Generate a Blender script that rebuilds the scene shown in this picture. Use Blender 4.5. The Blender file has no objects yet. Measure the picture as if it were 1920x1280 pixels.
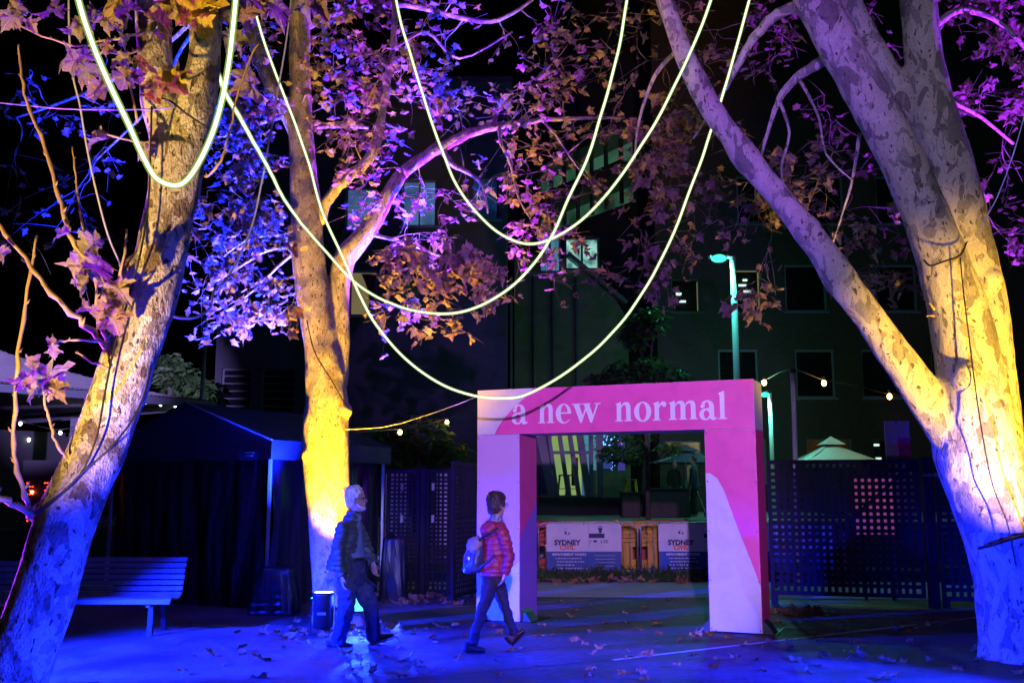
import bpy, bmesh, math, random
from mathutils import Vector, Matrix, noise
R = math.radians
rnd = random.Random(7)
scene = bpy.context.scene
C = scene.collection

# ---------------------------------------------------------------- camera, sky, exposure
F = 1867.0                      # focal length in photo pixels (35 mm on a 36 mm sensor, 1920 wide)
CAMZ, TILT = 1.68, R(8.56)
cam_d = bpy.data.cameras.new('camera'); cam_d.lens = 35.0; cam_d.sensor_width = 36.0
cam_d.clip_start = 0.05; cam_d.clip_end = 2000
cam = bpy.data.objects.new('camera', cam_d); C.objects.link(cam)
cam.location = (0, 0, CAMZ); cam.rotation_euler = (R(90) + TILT, 0, 0)
scene.camera = cam

world = bpy.data.worlds.new('World'); scene.world = world; world.use_nodes = True
wn = world.node_tree.nodes; wl = world.node_tree.links
bg = wn['Background']
sky = wn.new('ShaderNodeTexSky'); sky.sky_type = 'NISHITA'; sky.sun_disc = False
sky.sun_elevation = R(-6); sky.sun_rotation = R(200)
wl.new(sky.outputs[0], bg.inputs[0]); bg.inputs[1].default_value = 0.05
moon_d = bpy.data.lights.new('moon', 'SUN'); moon_d.energy = 0.004; moon_d.angle = R(0.5); moon_d.color = (.7, .8, 1)
moon = bpy.data.objects.new('moon', moon_d); C.objects.link(moon); moon.rotation_euler = (R(40), R(15), R(20))

vs = scene.view_settings
scene.display_settings.display_device = 'sRGB'
vs.view_transform = 'Standard'; vs.look = 'None'; vs.exposure = 0.0; vs.gamma = 1.0; vs.use_curve_mapping = False
cy = scene.cycles
cy.use_denoising = True; cy.denoiser = 'OPENIMAGEDENOISE'
cy.max_bounces = 4; cy.diffuse_bounces = 1; cy.glossy_bounces = 1; cy.transmission_bounces = 2
cy.volume_bounces = 0; cy.transparent_max_bounces = 6
cy.caustics_reflective = False; cy.caustics_refractive = False
cy.sample_clamp_indirect = 3.0; cy.sample_clamp_direct = 0.0
cy.use_light_tree = True
cy.light_sampling_threshold = 0.01
cy.use_adaptive_sampling = True; cy.adaptive_threshold = 0.02

# ---------------------------------------------------------------- pixel of the photo -> place in the world
FWD = Vector((0, math.cos(TILT), math.sin(TILT))); UP = Vector((0, -math.sin(TILT), math.cos(TILT)))
CAMP = Vector((0, 0, CAMZ))
def ray(px, py):
    return Vector((1, 0, 0)) * ((px - 960) / F) + UP * ((640 - py) / F) + FWD
def P(px, py, Y):
    d = ray(px, py); return CAMP + d * (Y / d.y)
def G(px, py, z=0.0):
    d = ray(px, py); return CAMP + d * ((z - CAMZ) / d.z)
def XY(px, Y):                  # x of a ground spot that shows at column px
    return (px - 960) / F * (Y * math.cos(TILT) - CAMZ * math.sin(TILT))
def project(v):
    q = v - CAMP; f = q.dot(FWD)
    return (960 + F * q.x / f, 640 - F * q.dot(UP) / f, f) if f > 0.05 else (-9999, -9999, f)

# ---------------------------------------------------------------- mesh helpers
class MB:
    def __init__(s): s.v = []; s.f = []
    def add(s, vs, fs):
        b = len(s.v); s.v += [tuple(v) for v in vs]; s.f += [tuple(i + b for i in f) for f in fs]; return s
    def box(s, c, d, m=None, bev=0.0):
        hx, hy, hz = d[0] / 2, d[1] / 2, d[2] / 2
        b = min(bev, hx * .9, hy * .9, hz * .9)
        c = Vector(c); m = m or Matrix()
        if b <= 0:
            vs = [Vector((x, y, z)) for z in (-hz, hz) for y in (-hy, hy) for x in (-hx, hx)]
            fs = [(0, 2, 3, 1), (4, 5, 7, 6), (0, 1, 5, 4), (2, 6, 7, 3), (0, 4, 6, 2), (1, 3, 7, 5)]
        else:
            vs = []
            for sz in (-1, 1):
                for sy in (-1, 1):
                    for sx in (-1, 1):
                        vs += [Vector((sx * (hx - b), sy * (hy - b), sz * hz)), Vector((sx * (hx - b), sy * hy, sz * (hz - b))), Vector((sx * hx, sy * (hy - b), sz * (hz - b)))]
            i = lambda sx, sy, sz, k: ((sz > 0) * 4 + (sy > 0) * 2 + (sx > 0)) * 3 + k
            fs = [(i(-1, -1, -1, 0), i(-1, 1, -1, 0), i(1, 1, -1, 0), i(1, -1, -1, 0)), (i(-1, -1, 1, 0), i(1, -1, 1, 0), i(1, 1, 1, 0), i(-1, 1, 1, 0)),
                  (i(-1, -1, -1, 1), i(1, -1, -1, 1), i(1, -1, 1, 1), i(-1, -1, 1, 1)), (i(-1, 1, -1, 1), i(-1, 1, 1, 1), i(1, 1, 1, 1), i(1, 1, -1, 1)),
                  (i(-1, -1, -1, 2), i(-1, -1, 1, 2), i(-1, 1, 1, 2), i(-1, 1, -1, 2)), (i(1, -1, -1, 2), i(1, 1, -1, 2), i(1, 1, 1, 2), i(1, -1, 1, 2))]
            for a in (-1, 1):
                for q in (-1, 1):
                    fs += [(i(-1, a, q, 0), i(1, a, q, 0), i(1, a, q, 1), i(-1, a, q, 1)), (i(a, -1, q, 0), i(a, 1, q, 0), i(a, 1, q, 2), i(a, -1, q, 2)), (i(a, q, -1, 1), i(a, q, 1, 1), i(a, q, 1, 2), i(a, q, -1, 2))]
                    for z in (-1, 1): fs.append((i(a, q, z, 0), i(a, q, z, 1), i(a, q, z, 2)))
        return s.add([c + (m @ v) for v in vs], fs)
    def bar(s, a, b, w, h, up=(0, 0, 1)):
        a, b = Vector(a), Vector(b); t = b - a; L = t.length; t.normalize()
        u = Vector(up); u = u - t * u.dot(t)
        if u.length < 1e-4: u = Vector((1, 0, 0)) - t * t.x
        u.normalize(); q = t.cross(u)
        m = Matrix((t, q, u)).transposed()
        return s.box((a + b) / 2, (L, w, h), m)
    def tube(s, pts, rad, n=8, caps=True, wob=None):
        pts = [Vector(p) for p in pts]; k = len(pts)
        if not hasattr(rad, '__len__'): rad = [rad] * k
        t0 = (pts[1] - pts[0]).normalized()
        u = t0.orthogonal().normalized()
        b = len(s.v)
        for i, p in enumerate(pts):
            t = (pts[min(i + 1, k - 1)] - pts[max(i - 1, 0)])
            t = t.normalized() if t.length > 1e-9 else t0
            u = u - t * u.dot(t); u = u.normalized() if u.length > 1e-6 else t.orthogonal().normalized()
            q = t.cross(u)
            for j in range(n):
                a = 2 * math.pi * j / n
                d = u * math.cos(a) + q * math.sin(a)
                r = rad[i] * (1 + (wob(p, d) if wob else 0))
                s.v.append(tuple(p + d * r))
        for i in range(k - 1):
            for j in range(n):
                j2 = (j + 1) % n
                s.f.append((b + i * n + j, b + i * n + j2, b + (i + 1) * n + j2, b + (i + 1) * n + j))
        if caps and n > 2:
            s.f.append(tuple(b + j for j in reversed(range(n)))); s.f.append(tuple(b + (k - 1) * n + j for j in range(n)))
        return s
    def rings(s, nodes, n=16, ref=(0, 1, 0)):
        """nodes: (centre, radius across, radius along ref); elliptical loft"""
        ref = Vector(ref); b = len(s.v); k = len(nodes)
        for i, (c, ra, rb) in enumerate(nodes):
            c = Vector(c)
            t = (Vector(nodes[min(i + 1, k - 1)][0]) - Vector(nodes[max(i - 1, 0)][0])).normalized()
            y = (ref - t * ref.dot(t)).normalized(); x = y.cross(t)
            for j in range(n):
                a = 2 * math.pi * j / n
                s.v.append(tuple(c + x * (ra * math.cos(a)) + y * (rb * math.sin(a))))
        for i in range(k - 1):
            for j in range(n):
                j2 = (j + 1) % n
                s.f.append((b + i * n + j, b + i * n + j2, b + (i + 1) * n + j2, b + (i + 1) * n + j))
        s.f.append(tuple(b + j for j in reversed(range(n)))); s.f.append(tuple(b + (k - 1) * n + j for j in range(n)))
        return s
    def ball(s, c, r, n=10, m=6):
        c = Vector(c); r = r if hasattr(r, '__len__') else (r, r, r)
        nodes = []
        b = len(s.v)
        for i in range(1, m):
            ph = math.pi * i / m
            for j in range(n):
                a = 2 * math.pi * j / n
                s.v.append((c.x + r[0] * math.sin(ph) * math.cos(a), c.y + r[1] * math.sin(ph) * math.sin(a), c.z - r[2] * math.cos(ph)))
        s.v.append((c.x, c.y, c.z - r[2])); s.v.append((c.x, c.y, c.z + r[2]))
        for i in range(m - 2):
            for j in range(n):
                j2 = (j + 1) % n
                s.f.append((b + i * n + j, b + i * n + j2, b + (i + 1) * n + j2, b + (i + 1) * n + j))
        for j in range(n):
            j2 = (j + 1) % n
            s.f.append((b + (m - 1) * n, b + j2, b + j)); s.f.append((b + (m - 1) * n + 1, b + (m - 2) * n + j, b + (m - 2) * n + j2))
        return s
    def prism(s, poly, o, ux, uy, d):
        """polygon (2D) extruded by vector d, in the frame o, ux, uy"""
        o, ux, uy, d = Vector(o), Vector(ux), Vector(uy), Vector(d)
        b = len(s.v); n = len(poly)
        for p in poly: s.v.append(tuple(o + ux * p[0] + uy * p[1]))
        for p in poly: s.v.append(tuple(o + ux * p[0] + uy * p[1] + d))
        s.f.append(tuple(b + i for i in range(n))); s.f.append(tuple(b + n + i for i in reversed(range(n))))
        for i in range(n):
            j = (i + 1) % n; s.f.append((b + j, b + i, b + n + i, b + n + j))
        return s
    def mesh(s, name, smooth=False):
        me = bpy.data.meshes.new(name); me.from_pydata(s.v, [], s.f); me.update()
        if smooth: me.polygons.foreach_set('use_smooth', [True] * len(me.polygons))
        return me

def link(name, data, mat=None, parent=None, world=True):
    o = bpy.data.objects.new(name, data); C.objects.link(o)
    if mat is not None and data is not None:
        if not data.materials: data.materials.append(mat)
    if parent is not None:
        o.parent = parent
        if world: o.matrix_parent_inverse = parent_inv(parent)
    return o
INV = {}
def parent_inv(p):
    m = Matrix()
    q = p
    while q is not None:
        m = Matrix.LocRotScale(q.location, q.rotation_euler, q.scale) @ m if q.parent is None else m
        q = q.parent
    return m.inverted()
def part(name, mb, mat, parent, smooth=False, world=False):
    """world: the mesh is in world coordinates; otherwise in the parent's own"""
    me = mb.mesh(name, smooth) if isinstance(mb, MB) else mb
    o = link(name, me, mat, parent, False)
    if world:
        q = parent
        while q.parent is not None: q = q.parent
        o.matrix_parent_inverse = Matrix.LocRotScale(q.location, q.rotation_euler, q.scale).inverted() if parent is q else Matrix()
    return o
def tag(o, label, cat, group=None):
    o['label'] = label; o['category'] = cat
    if group: o['group'] = group
    return o
def thing(name, label, cat, loc=(0, 0, 0), rz=0.0, group=None):
    o = bpy.data.objects.new(name, None); C.objects.link(o)
    o.empty_display_size = .2
    o.location = loc; o.rotation_euler = (0, 0, rz)
    return tag(o, label, cat, group)
def single(name, mb, mat, label, cat, group=None, smooth=False):
    return tag(link(name, mb.mesh(name, smooth) if isinstance(mb, MB) else mb, mat), label, cat, group)
def struct(name, mb, mat):
    o = link(name, mb.mesh(name), mat); o['kind'] = 'structure'; return o
def spline(pts, n=6):
    """Catmull-Rom through tuples of any length"""
    out = []; k = len(pts)
    for i in range(k - 1):
        p0, p1, p2, p3 = pts[max(i - 1, 0)], pts[i], pts[i + 1], pts[min(i + 2, k - 1)]
        for j in range(n):
            t = j / n
            out.append(tuple(.5 * ((2 * b) + (-a + c) * t + (2 * a - 5 * b + 4 * c - d) * t * t + (-a + 3 * b - 3 * c + d) * t ** 3) for a, b, c, d in zip(p0, p1, p2, p3)))
    out.append(tuple(pts[-1])); return out
def remesh(mb, voxel, smooth_it=6, fac=.5):
    """union of overlapping closed shells as one continuous surface"""
    me = mb.mesh('union'); o = bpy.data.objects.new('union', me); C.objects.link(o)
    m = o.modifiers.new('r', 'REMESH'); m.mode = 'VOXEL'; m.voxel_size = voxel
    if smooth_it:
        q = o.modifiers.new('s', 'SMOOTH'); q.factor = fac; q.iterations = smooth_it
    dg = bpy.context.evaluated_depsgraph_get()
    out = bpy.data.meshes.new_from_object(o.evaluated_get(dg))
    bpy.data.objects.remove(o); bpy.data.meshes.remove(me)
    out.polygons.foreach_set('use_smooth', [True] * len(out.polygons))
    return out

# ---------------------------------------------------------------- materials
def nt(name):
    m = bpy.data.materials.new(name); m.use_nodes = True
    t = m.node_tree; return m, t, t.nodes, t.links, t.nodes['Principled BSDF']
def pbr(name, c1, c2=None, scale=6.0, rough=.6, metal=0.0, bump=0.0, bscale=30.0, detail=4, lo=.4, hi=.65, rough2=None, stretch=None, spec=None):
    m, t, N, L, b = nt(name)
    b.inputs['Base Color'].default_value = (*c1, 1); b.inputs['Roughness'].default_value = rough; b.inputs['Metallic'].default_value = metal
    if spec is not None: b.inputs['Specular IOR Level'].default_value = spec
    tc = N.new('ShaderNodeTexCoord'); mp = N.new('ShaderNodeMapping'); L.new(tc.outputs['Object'], mp.inputs[0])
    if stretch: mp.inputs['Scale'].default_value = stretch
    if c2 is not None or rough2 is not None:
        n = N.new('ShaderNodeTexNoise'); n.inputs['Scale'].default_value = scale; n.inputs['Detail'].default_value = detail
        L.new(mp.outputs[0], n.inputs['Vector'])
        r = N.new('ShaderNodeMapRange'); r.inputs[1].default_value = lo; r.inputs[2].default_value = hi
        L.new(n.outputs[0], r.inputs[0])
        if c2 is not None:
            x = N.new('ShaderNodeMix'); x.data_type = 'RGBA'
            x.inputs[6].default_value = (*c1, 1); x.inputs[7].default_value = (*c2, 1)
            L.new(r.outputs[0], x.inputs[0]); L.new(x.outputs[2], b.inputs['Base Color'])
        if rough2 is not None:
            q = N.new('ShaderNodeMapRange'); q.inputs[3].default_value = rough; q.inputs[4].default_value = rough2
            L.new(r.outputs[0], q.inputs[0]); L.new(q.outputs[0], b.inputs['Roughness'])
    if bump:
        n2 = N.new('ShaderNodeTexNoise'); n2.inputs['Scale'].default_value = bscale; n2.inputs['Detail'].default_value = 5
        L.new(mp.outputs[0], n2.inputs['Vector'])
        bp = N.new('ShaderNodeBump'); bp.inputs['Strength'].default_value = bump; bp.inputs['Distance'].default_value = .02
        L.new(n2.outputs[0], bp.inputs['Height']); L.new(bp.outputs[0], b.inputs['Normal'])
    return m
def emit(name, col, strength, c2=None, scale=3.0):
    m, t, N, L, b = nt(name); N.remove(b)
    e = N.new('ShaderNodeEmission'); e.inputs[0].default_value = (*col, 1); e.inputs[1].default_value = strength
    if c2 is not None:
        tc = N.new('ShaderNodeTexCoord'); n = N.new('ShaderNodeTexNoise'); n.inputs['Scale'].default_value = scale
        L.new(tc.outputs['Object'], n.inputs['Vector'])
        r = N.new('ShaderNodeMapRange'); r.inputs[1].default_value = .35; r.inputs[2].default_value = .65; L.new(n.outputs[0], r.inputs[0])
        x = N.new('ShaderNodeMix'); x.data_type = 'RGBA'; x.inputs[6].default_value = (*col, 1); x.inputs[7].default_value = (*c2, 1)
        L.new(r.outputs[0], x.inputs[0]); L.new(x.outputs[2], e.inputs[0])
    L.new(e.outputs[0], N['Material Output'].inputs[0])
    return m
def bark(name, cols, scale=5.0, flake=.5):
    """mottled plane-tree bark: flat jigsaw flakes of several tones"""
    m, t, N, L, b = nt(name); b.inputs['Roughness'].default_value = .75
    tc = N.new('ShaderNodeTexCoord'); mp = N.new('ShaderNodeMapping'); mp.inputs['Scale'].default_value = (1, 1, .55); L.new(tc.outputs['Object'], mp.inputs[0])
    def nz(sc, det, dist, off=0):
        q = N.new('ShaderNodeTexNoise'); q.inputs['Scale'].default_value = sc; q.inputs['Detail'].default_value = det; q.inputs['Distortion'].default_value = dist
        if off:
            a = N.new('ShaderNodeVectorMath'); a.inputs[1].default_value = (off, off * 2, off * 3); L.new(mp.outputs[0], a.inputs[0]); L.new(a.outputs[0], q.inputs['Vector'])
        else: L.new(mp.outputs[0], q.inputs['Vector'])
        return q
    n1 = nz(scale, 2.5, .6); n2 = nz(scale * 1.7, 3, .8, 5.3); n3 = nz(scale * 5, 3, .3, 2.1); n4 = nz(scale * 12, 5, 0)
    r = N.new('ShaderNodeValToRGB'); r.color_ramp.interpolation = 'CONSTANT'
    e = r.color_ramp.elements; e[0].position = 0; e[0].color = (*cols[2], 1); e[1].position = .42; e[1].color = (*cols[1], 1)
    q = e.new(.52); q.color = (*cols[0], 1); q = e.new(.64); q.color = (*cols[1], 1)
    L.new(n1.outputs[0], r.inputs[0])
    s2 = N.new('ShaderNodeMath'); s2.operation = 'GREATER_THAN'; s2.inputs[1].default_value = .57; L.new(n2.outputs[0], s2.inputs[0])
    x = N.new('ShaderNodeMix'); x.data_type = 'RGBA'; x.inputs[7].default_value = (*cols[3], 1); L.new(s2.outputs[0], x.inputs[0]); L.new(r.outputs[0], x.inputs[6])
    s3 = N.new('ShaderNodeMath'); s3.operation = 'GREATER_THAN'; s3.inputs[1].default_value = .645; L.new(n3.outputs[0], s3.inputs[0])
    y = N.new('ShaderNodeMix'); y.data_type = 'RGBA'; y.inputs[7].default_value = (*cols[4], 1); L.new(s3.outputs[0], y.inputs[0]); L.new(x.outputs[2], y.inputs[6])
    z = N.new('ShaderNodeMix'); z.data_type = 'RGBA'; z.blend_type = 'OVERLAY'; z.inputs[0].default_value = .5; L.new(y.outputs[2], z.inputs[6]); L.new(n4.outputs[0], z.inputs[7])
    L.new(z.outputs[2], b.inputs['Base Color'])
    # relief: flake edges + grain
    ad = N.new('ShaderNodeMath'); ad.operation = 'MULTIPLY_ADD'; L.new(r.outputs[0], ad.inputs[0]); ad.inputs[1].default_value = 1.2; L.new(n4.outputs[0], ad.inputs[2])
    a2 = N.new('ShaderNodeMath'); a2.operation = 'MULTIPLY_ADD'; L.new(s2.outputs[0], a2.inputs[0]); a2.inputs[1].default_value = -.5; L.new(ad.outputs[0], a2.inputs[2])
    a3 = N.new('ShaderNodeMath'); a3.operation = 'MULTIPLY_ADD'; L.new(s3.outputs[0], a3.inputs[0]); a3.inputs[1].default_value = -.7; L.new(a2.outputs[0], a3.inputs[2])
    bp = N.new('ShaderNodeBump'); bp.inputs['Strength'].default_value = flake; bp.inputs['Distance'].default_value = .018
    L.new(a3.outputs[0], bp.inputs['Height']); L.new(bp.outputs[0], b.inputs['Normal'])
    return m
def leaf_mat(name, cols, trans=.35):
    m, t, N, L, b = nt(name); b.inputs['Roughness'].default_value = .55
    oi = N.new('ShaderNodeObjectInfo'); ge = N.new('ShaderNodeNewGeometry')
    a = N.new('ShaderNodeMath'); a.operation = 'ADD'; L.new(oi.outputs['Random'], a.inputs[0]); L.new(ge.outputs['Random Per Island'], a.inputs[1])
    f = N.new('ShaderNodeMath'); f.operation = 'FRACT'; L.new(a.outputs[0], f.inputs[0])
    r = N.new('ShaderNodeValToRGB'); e = r.color_ramp.elements
    e[0].position = 0; e[0].color = (*cols[0], 1); e[1].position = 1; e[1].color = (*cols[-1], 1)
    for i, c in enumerate(cols[1:-1]): q = e.new((i + 1) / (len(cols) - 1)); q.color = (*c, 1)
    L.new(f.outputs[0], r.inputs[0])
    tc = N.new('ShaderNodeTexCoord'); n = N.new('ShaderNodeTexNoise'); n.inputs['Scale'].default_value = 14; L.new(tc.outputs['Object'], n.inputs['Vector'])
    mr = N.new('ShaderNodeMapRange'); mr.inputs[1].default_value = .3; mr.inputs[2].default_value = .7; mr.inputs[3].default_value = .6; mr.inputs[4].default_value = 1.1; L.new(n.outputs[0], mr.inputs[0])
    x = N.new('ShaderNodeMix'); x.data_type = 'RGBA'; x.blend_type = 'MULTIPLY'; x.inputs[0].default_value = 1; L.new(r.outputs[0], x.inputs[6]); L.new(mr.outputs[0], x.inputs[7])
    sp = N.new('ShaderNodeSeparateXYZ'); L.new(tc.outputs['Object'], sp.inputs[0])
    at2 = N.new('ShaderNodeMath'); at2.operation = 'ARCTAN2'; L.new(sp.outputs[0], at2.inputs[0]); L.new(sp.outputs[1], at2.inputs[1])
    mu = N.new('ShaderNodeMath'); mu.operation = 'MULTIPLY'; mu.inputs[1].default_value = 4.4; L.new(at2.outputs[0], mu.inputs[0])
    si = N.new('ShaderNodeMath'); si.operation = 'SINE'; L.new(mu.outputs[0], si.inputs[0])
    ab = N.new('ShaderNodeMath'); ab.operation = 'ABSOLUTE'; L.new(si.outputs[0], ab.inputs[0])
    vr = N.new('ShaderNodeMapRange'); vr.inputs[1].default_value = .04; vr.inputs[2].default_value = .22; vr.inputs[3].default_value = 1.45; vr.inputs[4].default_value = .92; L.new(ab.outputs[0], vr.inputs[0])
    x2 = N.new('ShaderNodeMix'); x2.data_type = 'RGBA'; x2.blend_type = 'MULTIPLY'; x2.inputs[0].default_value = 1; L.new(x.outputs[2], x2.inputs[6]); L.new(vr.outputs[0], x2.inputs[7]); x = x2
    bpn = N.new('ShaderNodeBump'); bpn.inputs['Strength'].default_value = .5; bpn.inputs['Distance'].default_value = .05; L.new(vr.outputs[0], bpn.inputs['Height']); L.new(bpn.outputs[0], b.inputs['Normal'])
    L.new(x.outputs[2], b.inputs['Base Color'])
    tr = N.new('ShaderNodeBsdfTranslucent'); L.new(x.outputs[2], tr.inputs[0])
    ms = N.new('ShaderNodeMixShader'); ms.inputs[0].default_value = trans
    L.new(b.outputs[0], ms.inputs[1]); L.new(tr.outputs[0], ms.inputs[2]); L.new(ms.outputs[0], N['Material Output'].inputs[0])
    return m
def glass_mat(name, tint=(.02, .03, .04), alpha=.35, rough=.08):
    m, t, N, L, b = nt(name)
    b.inputs['Base Color'].default_value = (*tint, 1); b.inputs['Roughness'].default_value = rough
    tr = N.new('ShaderNodeBsdfTransparent'); ms = N.new('ShaderNodeMixShader'); ms.inputs[0].default_value = alpha
    L.new(tr.outputs[0], ms.inputs[1]); L.new(b.outputs[0], ms.inputs[2]); L.new(ms.outputs[0], N['Material Output'].inputs[0])
    return m

M = {}
CREAM, TAN, OLIVE, GREY, DARK = (.62, .56, .45), (.44, .39, .30), (.24, .23, .17), (.33, .31, .27), (.07, .055, .04)
M['bark_a'] = bark('flaking bark with brown patches', [(.68, .61, .49), (.46, .39, .29), (.17, .12, .075), (.27, .23, .18), DARK], 6.5, 1.0)
M['bark_b'] = bark('smooth tan bark', [(.58, .52, .39), (.50, .43, .30), (.30, .26, .17), (.40, .34, .24), (.06, .045, .03)], 7.0, .9)
M['bark_c'] = bark('pale mottled bark', [(.66, .62, .55), (.60, .55, .48), (.24, .23, .20), (.36, .34, .31), (.12, .10, .07)], 4.6, .8)
M['bark_d'] = pbr('dark bark', (.12, .10, .08), (.06, .05, .04), 9, .8, bump=.5)
M['twig'] = pbr('twig bark', (.30, .26, .20), (.20, .17, .12), 8, .7)
M['shoot'] = pbr('young shoot bark', (.50, .33, .14), (.36, .24, .12), 9, .6)
M['leaf'] = leaf_mat('autumn leaf', [(.32, .20, .19), (.40, .26, .21), (.28, .26, .19), (.46, .33, .22), (.36, .18, .20), (.30, .21, .20)])
M['leaf_y'] = leaf_mat('yellow autumn leaf', [(.70, .45, .04), (.60, .50, .08), (.72, .36, .03), (.45, .42, .10)], .3)
M['leaf_fallen'] = leaf_mat('dry fallen leaf', [(.40, .20, .08), (.50, .30, .14), (.30, .13, .06), (.55, .34, .10), (.45, .24, .13)], .1)
M['leaf_green'] = leaf_mat('green leaf', [(.05, .13, .03), (.08, .18, .04), (.03, .09, .02)], .3)
M['black'] = pbr('matt black metal', (.015, .015, .017), rough=.45)
M['rubber'] = pbr('black cable rubber', (.012, .012, .013), rough=.55)
M['cable_white'] = pbr('white cable sheath', (.75, .76, .78), rough=.4)
M['steel'] = pbr('galvanised steel', (.42, .43, .45), (.34, .35, .37), 14, .38, .7)
M['alu'] = pbr('aluminium pole', (.62, .63, .65), rough=.35, metal=.6)
M['white'] = pbr('white board paint', (.78, .78, .80), (.70, .70, .73), 3, .5)
# ================================================================ the ground
def ground_mat():
    m, t, N, L, b = nt('worn asphalt')
    tc = N.new('ShaderNodeTexCoord')
    def nz(s, d):
        n = N.new('ShaderNodeTexNoise'); n.inputs['Scale'].default_value = s; n.inputs['Detail'].default_value = d; L.new(tc.outputs['Object'], n.inputs['Vector']); return n
    a, c, g = nz(.9, 8), nz(9, 6), nz(120, 4)
    r = N.new('ShaderNodeValToRGB'); e = r.color_ramp.elements
    e[0].position = .36; e[0].color = (.045, .042, .042, 1); e[1].position = .64; e[1].color = (.15, .14, .13, 1)
    L.new(a.outputs[0], r.inputs[0])
    x = N.new('ShaderNodeMix'); x.data_type = 'RGBA'; x.blend_type = 'OVERLAY'; x.inputs[0].default_value = .6
    L.new(r.outputs[0], x.inputs[6]); L.new(c.outputs[0], x.inputs[7])
    y = N.new('ShaderNodeMix'); y.data_type = 'RGBA'; y.blend_type = 'OVERLAY'; y.inputs[0].default_value = .7
    L.new(x.outputs[2], y.inputs[6]); L.new(g.outputs[0], y.inputs[7]); L.new(y.outputs[2], b.inputs['Base Color'])
    mr = N.new('ShaderNodeMapRange'); mr.inputs[1].default_value = .35; mr.inputs[2].default_value = .65; mr.inputs[3].default_value = .42; mr.inputs[4].default_value = .75
    L.new(a.outputs[0], mr.inputs[0]); L.new(mr.outputs[0], b.inputs['Roughness'])
    vo = N.new('ShaderNodeTexVoronoi'); vo.feature = 'DISTANCE_TO_EDGE'; vo.inputs['Scale'].default_value = .55; L.new(tc.outputs['Object'], vo.inputs['Vector'])
    wv = N.new('ShaderNodeVectorMath'); wv.operation = 'MULTIPLY_ADD'; wv.inputs[1].default_value = (.5, .5, .5); L.new(c.outputs['Color'], wv.inputs[0]); L.new(tc.outputs['Object'], wv.inputs[2]); L.new(wv.outputs[0], vo.inputs['Vector'])
    ck = N.new('ShaderNodeMapRange'); ck.inputs[1].default_value = 0; ck.inputs[2].default_value = .012; ck.inputs[3].default_value = .45; ck.inputs[4].default_value = 1; L.new(vo.outputs[0], ck.inputs[0])
    yk = N.new('ShaderNodeMix'); yk.data_type = 'RGBA'; yk.blend_type = 'MULTIPLY'; yk.inputs[0].default_value = 1; L.new(y.outputs[2], yk.inputs[6]); L.new(ck.outputs[0], yk.inputs[7]); L.new(yk.outputs[2], b.inputs['Base Color'])
    bp = N.new('ShaderNodeBump'); bp.inputs['Strength'].default_value = .9; bp.inputs['Distance'].default_value = .014
    sm = N.new('ShaderNodeMath'); sm.operation = 'MULTIPLY_ADD'; sm.inputs[1].default_value = 2.2; L.new(c.outputs[0], sm.inputs[0]); L.new(g.outputs[0], sm.inputs[2])
    L.new(sm.outputs[0], bp.inputs['Height']); L.new(bp.outputs[0], b.inputs['Normal'])
    return m
M['asphalt'] = ground_mat()
M['concrete'] = pbr('pale footpath concrete', (.55, .55, .56), (.46, .46, .47), 1.5, .8, bump=.2, bscale=60)
M['plaza'] = pbr('smooth plaza paving', (.30, .31, .32), (.24, .25, .26), 2, .45)
M['soil'] = pbr('damp garden soil', (.05, .04, .03), (.03, .022, .018), 8, .9, bump=.8)
M['paint'] = pbr('white line paint', (.74, .74, .76), (.55, .55, .57), 12, .6)
struct('ground', MB().add([(-150, -40, 0), (150, -40, 0), (150, 260, 0), (-150, 260, 0)], [(0, 1, 2, 3)]), M['asphalt'])
def strip(name, a, b, w, z, mat):
    a, b = Vector(a), Vector(b); t = (b - a).normalized(); q = Vector((-t.y, t.x, 0)) * w / 2; u = Vector((0, 0, z))
    return struct(name, MB().add([a - q + u, b - q + u, b + q + u, a + q + u], [(0, 1, 2, 3)]), mat)
strip('painted_line', G(1150, 1237), G(1890, 1150.5), .065, .004, M['paint'])
strip('paving_joint', G(700, 1278), G(1150, 1237), .02, .004, M['rubber'])
strip('paving_joint', G(690, 1212), G(800, 1268), .012, .004, M['rubber'])
strip('paving_joint', G(380, 1168), G(980, 1176), .014, .004, M['rubber'])
strip('paving_joint', G(1010, 1180), G(1330, 1150), .014, .004, M['rubber'])
strip('painted_line', G(836, 1138), G(1100, 1124.5), .04, .004, M['paint'])
fp0, fp1 = G(1160, 1120).y, G(1160, 1091).y
struct('footpath', MB().add([(-14, fp0 + .9, .008), (20, fp0 - 1.1, .008), (20, fp1 - .4, .008), (-14, fp1 + .3, .008)], [(0, 1, 2, 3)]), M['concrete'])
struct('garden_bed', MB().add([(-14, fp1 + .3, .012), (20, fp1 - .4, .012), (20, 20.1, .012), (-14, 20.1, .012)], [(0, 1, 2, 3)]), M['soil'])
PZ = .97
struct('plaza', MB().box((10, 41.5, PZ / 2), (44, 35, PZ)), M['plaza'])

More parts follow.
